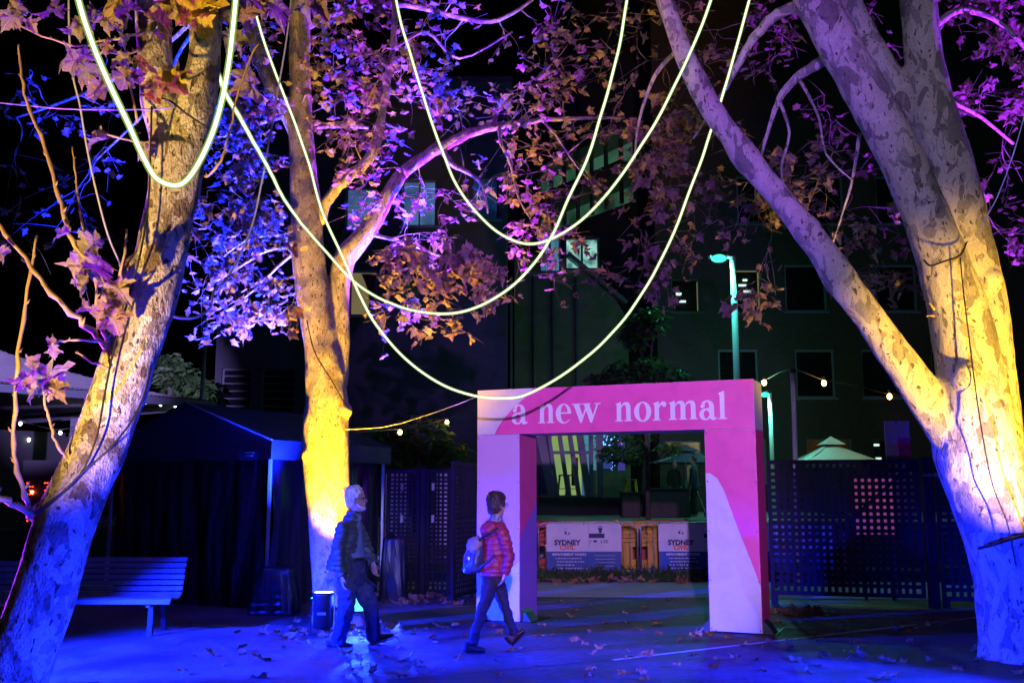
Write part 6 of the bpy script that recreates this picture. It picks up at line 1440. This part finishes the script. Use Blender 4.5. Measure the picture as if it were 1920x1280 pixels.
def open_front(c):
    if c.z > k_(660, 962).z + .03: return True          # neck opening
    x_ax = k_(657, 1000).x; zt = k_(660, 978).z
    return c.z < zt and abs(c.y - Ym) < .135 and c.x > k_(672 - max(0, (zt - c.z)) * 14, 1000).x
part('jacket', strip_faces(jm, open_front), M['jacket_green'], man, True, world=True)
tr = MB(); chain(tr, [(k_(662, 1044), .125, .155), (k_(662, 1060), .14, .165), (k_(661, 1080), .14, .17), (k_(661, 1095), .12, .15)], 18)
for l in (nL, fL):
    q = list(l); e = q[-1]; chain(tr, [(k_(*p), r, r) for p, r in zip(q + [(e[0] - 1, e[1] + 7, e[2])], (.105, .108, .094, .084, .078, .080))], 14)
part('trousers', creases(creases(remesh(tr, .010, 2), .020), .012, 15), M['denim'], man, True, world=True)
part('belt', MB().rings([(k_(662, 1050), .142, .172), (k_(662, 1044), .142, .172)], 20), M['black'], man, True, world=True)
shoe(man, k_(616, 1215), k_(664, 1213), -.10); shoe(man, k_(690, 1211), k_(737, 1199), .10)

# ---- the woman
Yw = G(920, 1221).y
wm = thing('person', 'dark haired person in coral quilted jacket and black trousers walking with a backpack', 'person', (XY(925, Yw), Yw, 0))
def w_(x, y, dy=0.0): v = P(x, y, Yw); v.y += dy; return v
ya = R(24); lat = Vector((-math.sin(ya), math.cos(ya), 0))
ho = w_(931, 966); body = MB(); at, hm = head(body, ho + Vector((-.005, 0, 0)), R(34), 1.0, R(4))
chain(body, [(w_(929, 984), .046, .048), (w_(930, 970), .047, .048), (w_(932, 956), .05, .05)], 12)
chain(body, [(w_(925, 1085), .10, .13), (w_(926, 1050), .10, .12), (w_(929, 1012), .10, .13), (w_(931, 992), .085, .135), (w_(930, 980), .05, .07)], 16, lat)
nA = [(941, 996, -.17), (949, 1018, -.20), (955, 1042, -.20), (951, 1060, -.19), (947, 1072, -.17)]; fA = [(924, 996, .17), (930, 1018, .20), (936, 1042, .20), (940, 1058, .18), (943, 1068, .16)]
for l in (nA, fA): chain(body, [(w_(*p), r, r) for p, r in zip(l, (.042, .04, .034, .03, .024))], 12)
hand(body, w_(947, 1073, -.17), (-.3, .1, -1), (-1, .4, 0), (.3, .9, 0), .9); hand(body, w_(943, 1069, .16), (.2, 0, -1), (-1, 0, 0), (.3, -.9, 0), .9)
nL = [(921, 1084, -.08), (914, 1112, -.09), (905, 1142, -.09), (895, 1172, -.09), (886, 1204, -.09)]; fL = [(930, 1084, .08), (938, 1110, .09), (946, 1138, .09), (955, 1164, .09), (965, 1192, .09)]
for l in (nL, fL): chain(body, [(w_(*p), r, r) for p, r in zip(l, (.07, .062, .045, .042, .034))], 12)
part('body', remesh(body, .0065, 3), M['skin'], wm, True, world=True)
spectacles(wm, at)
hr = MB(); rows = [(.016, -.060, .036, .052), (.045, -.044, .064, .072), (.08, -.032, .084, .084), (.12, -.024, .097, .090), (.16, -.018, .104, .091), (.20, -.014, .100, .083), (.235, -.012, .080, .066), (.258, -.012, .046, .038), (.266, -.012, .014, .012)]
nodes, m_ = head_rows(rows, ho + Vector((-.005, 0, 0)), R(34), R(4)); hr.rings(nodes, 20, m_ @ Vector((0, 1, 0)))
for s in (-1, 1): hr.tube([at(.0, s * .082, .16), at(.035, s * .080, .14), at(.04, s * .078, .10)], [.02, .018, .008], 8)
hr.tube([at(.05, -.05, .19), at(.085, 0, .205), at(.05, .05, .19)], [.03, .028, .03], 8)
part('hair', fuzz(fuzz(remesh(hr, .006, 2), .016, (26, 30, 12)), .010, (70, 80, 30)), M['hair_dark'], wm, True, world=True)
part('scarf', creases(remesh(MB().rings([(w_(928, 985), .085, .085), (w_(930, 978), .082, .082), (w_(931, 970), .068, .068), (w_(932, 965), .062, .062)], 16), .01, 2), .008, 16), M['scarf'], wm, True, world=True)
jk = MB(); chain(jk, [(w_(925, 1078), .150, .180), (w_(925, 1070), .158, .185), (w_(926, 1045), .145, .175), (w_(929, 1013), .135, .178), (w_(931, 995), .12, .175), (w_(930, 984), .085, .11), (w_(930, 977), .075, .08)], 22, lat)
for l, a in ((nA, (938, 991, -.13)), (fA, (927, 991, .13))): chain(jk, [(w_(*p), r, r) for p, r in zip([a] + l, (.07, .070, .068, .062, .056, .048))], 14)
part('jacket', creases(quilt(remesh(jk, .009, 2), .058, .013, .01), .011, 9), M['jacket_red'], wm, True, world=True)
hd = MB().rings([(w_(903, 990, .02), .035, .05), (w_(909, 993, .0), .075, .10), (w_(917, 990, -.02), .085, .125), (w_(926, 984, -.03), .070, .115), (w_(934, 978, -.02), .035, .06)], 16, lat)
part('hood', creases(remesh(hd, .010, 3), .012, 9), M['jacket_red'], wm, True, world=True)
tr = MB(); chain(tr, [(w_(925, 1062), .125, .15), (w_(925, 1078), .13, .155), (w_(925, 1094), .12, .15)], 18, lat)
for l in (nL, fL): chain(tr, [(w_(*p), r, r) for p, r in zip(l, (.088, .078, .060, .054, .050))], 14)
part('trousers', creases(remesh(tr, .010, 2), .014, 10), M['trouser_black'], wm, True, world=True)
shoe(wm, w_(871, 1223), w_(911, 1223), -.09, .03, 'shoe', .95, 'boot'); shoe(wm, w_(962, 1213), w_(987, 1187), .09, .03, 'shoe', .95, 'boot')
# backpack worn on the back
bp_ = thing('backpack', 'shiny navy leather backpack worn on the coral jacket', 'backpack', (XY(888, Yw), Yw, 1.0))
bk = MB(); chain(bk, [(w_(886, 1073, -.02), .085, .12), (w_(886, 1068, -.02), .108, .15), (w_(889, 1045, -.02), .105, .15), (w_(893, 1026, -.02), .085, .135), (w_(896, 1015, -.02), .055, .10)], 20, lat)
part('bag', creases(remesh(bk, .010, 4), .014, 8), M['leather'], bp_, True, world=True)
part('flap', creases(remesh(MB().rings([(w_(880, 1031, -.03), .05, .10), (w_(889, 1022, -.03), .085, .14), (w_(897, 1012, -.03), .06, .105), (w_(900, 1008, -.03), .03, .05)], 16, lat), .009, 3), .006, 12), pbr('pale leather flap', (.30, .26, .26), (.2, .17, .17), 8, .4), bp_, True, world=True)
part('strap', MB().tube([w_(899, 1012, -.10), w_(908, 1003, -.17), w_(922, 996, -.21), w_(934, 989, -.19), w_(941, 986, -.13)], .014, 6), M['rubber'], bp_, True, world=True)
part('strap', MB().tube([w_(893, 1070, -.14), w_(905, 1058, -.20), w_(917, 1048, -.215), w_(928, 1038, -.205)], .013, 6), M['leather'], bp_, True, world=True)
part('handle', MB().tube([w_(893, 1012, -.05), w_(897, 1004, -.03), w_(901, 1010, .0)], .008, 6), M['rubber'], bp_, True, world=True)
part('buckle', MB().box(w_(880, 1044, -.17), (.02, .012, .03)), M['steel'], bp_, world=True)

# ---- far figures on the plaza, only silhouettes in the photo
def far_person(label, px, py_foot, Y, h, coat, rz):
    q = P(px, py_foot, Y); t = thing('person', label, 'person', (q.x, Y, PZ), rz, 'people on the plaza'); k = h / 1.75
    def v(x, y, z): return Vector((x, y, z)) * k
    b = MB(); head(b, v(.02, 0, 1.50), 0, k); chain(b, [(v(0, 0, 1.38), .06 * k, .06 * k), (v(.01, 0, 1.54), .055 * k, .055 * k)])
    chain(b, [(v(0, 0, .85), .12 * k, .15 * k), (v(0, 0, 1.1), .11 * k, .15 * k), (v(0, 0, 1.36), .09 * k, .17 * k), (v(0, 0, 1.43), .05 * k, .07 * k)], 14)
    for s in (-1, 1):
        chain(b, [(v(0, s * .18, 1.36), .05 * k, .05 * k), (v(-.02, s * .23, 1.1), .04 * k, .04 * k), (v(.06, s * .22, .88), .03 * k, .03 * k)], 10); hand(b, v(.06, s * .22, .86), (.2, 0, -1), (1, 0, 0), (0, -s, 0), k)
        chain(b, [(v(0, s * .09, .9), .085 * k, .085 * k), (v(.01, s * .1, .48), .055 * k, .055 * k), (v(0, s * .1, .06), .04 * k, .04 * k)], 10); chain(b, [(v(-.06, s * .1, .035), .03, .035), (v(.06, s * .1, .035), .035, .04), (v(.17, s * .1, .025), .02, .03)], 10)
    part('body', remesh(b, .014, 2), M['skin'], t, True)
    c = MB(); chain(c, [(v(0, 0, .80), .15 * k, .19 * k), (v(0, 0, 1.1), .135 * k, .18 * k), (v(0, 0, 1.37), .11 * k, .19 * k), (v(0, 0, 1.46), .065 * k, .07 * k)], 14)
    for s in (-1, 1): chain(c, [(v(0, s * .17, 1.38), .065 * k, .065 * k), (v(-.02, s * .235, 1.1), .058 * k, .058 * k), (v(.055, s * .222, .90), .045 * k, .045 * k)], 10)
    part('coat', creases(remesh(c, .018, 2), .012), coat, t, True)
    l = MB()
    for s in (-1, 1): chain(l, [(v(0, s * .085, .92), .10 * k, .10 * k), (v(.012, s * .1, .48), .072 * k, .072 * k), (v(0, s * .1, .05), .06 * k, .06 * k)], 10)
    part('trousers', remesh(l, .018, 2), M['trouser_black'], t, True)
    part('hair', MB().ball(v(-.005, 0, 1.66), (.10 * k, .088 * k, .10 * k), 10, 8), M['hair_dark'], t, True)
far_person('dark standing person beside the folding sign on the plaza', 1303, 966, 29.0, 1.72, M['denim'], R(160))
far_person('dark person standing beneath the navy umbrella', 1266, 962, 31.0, 1.68, M['trouser_black'], R(-60))
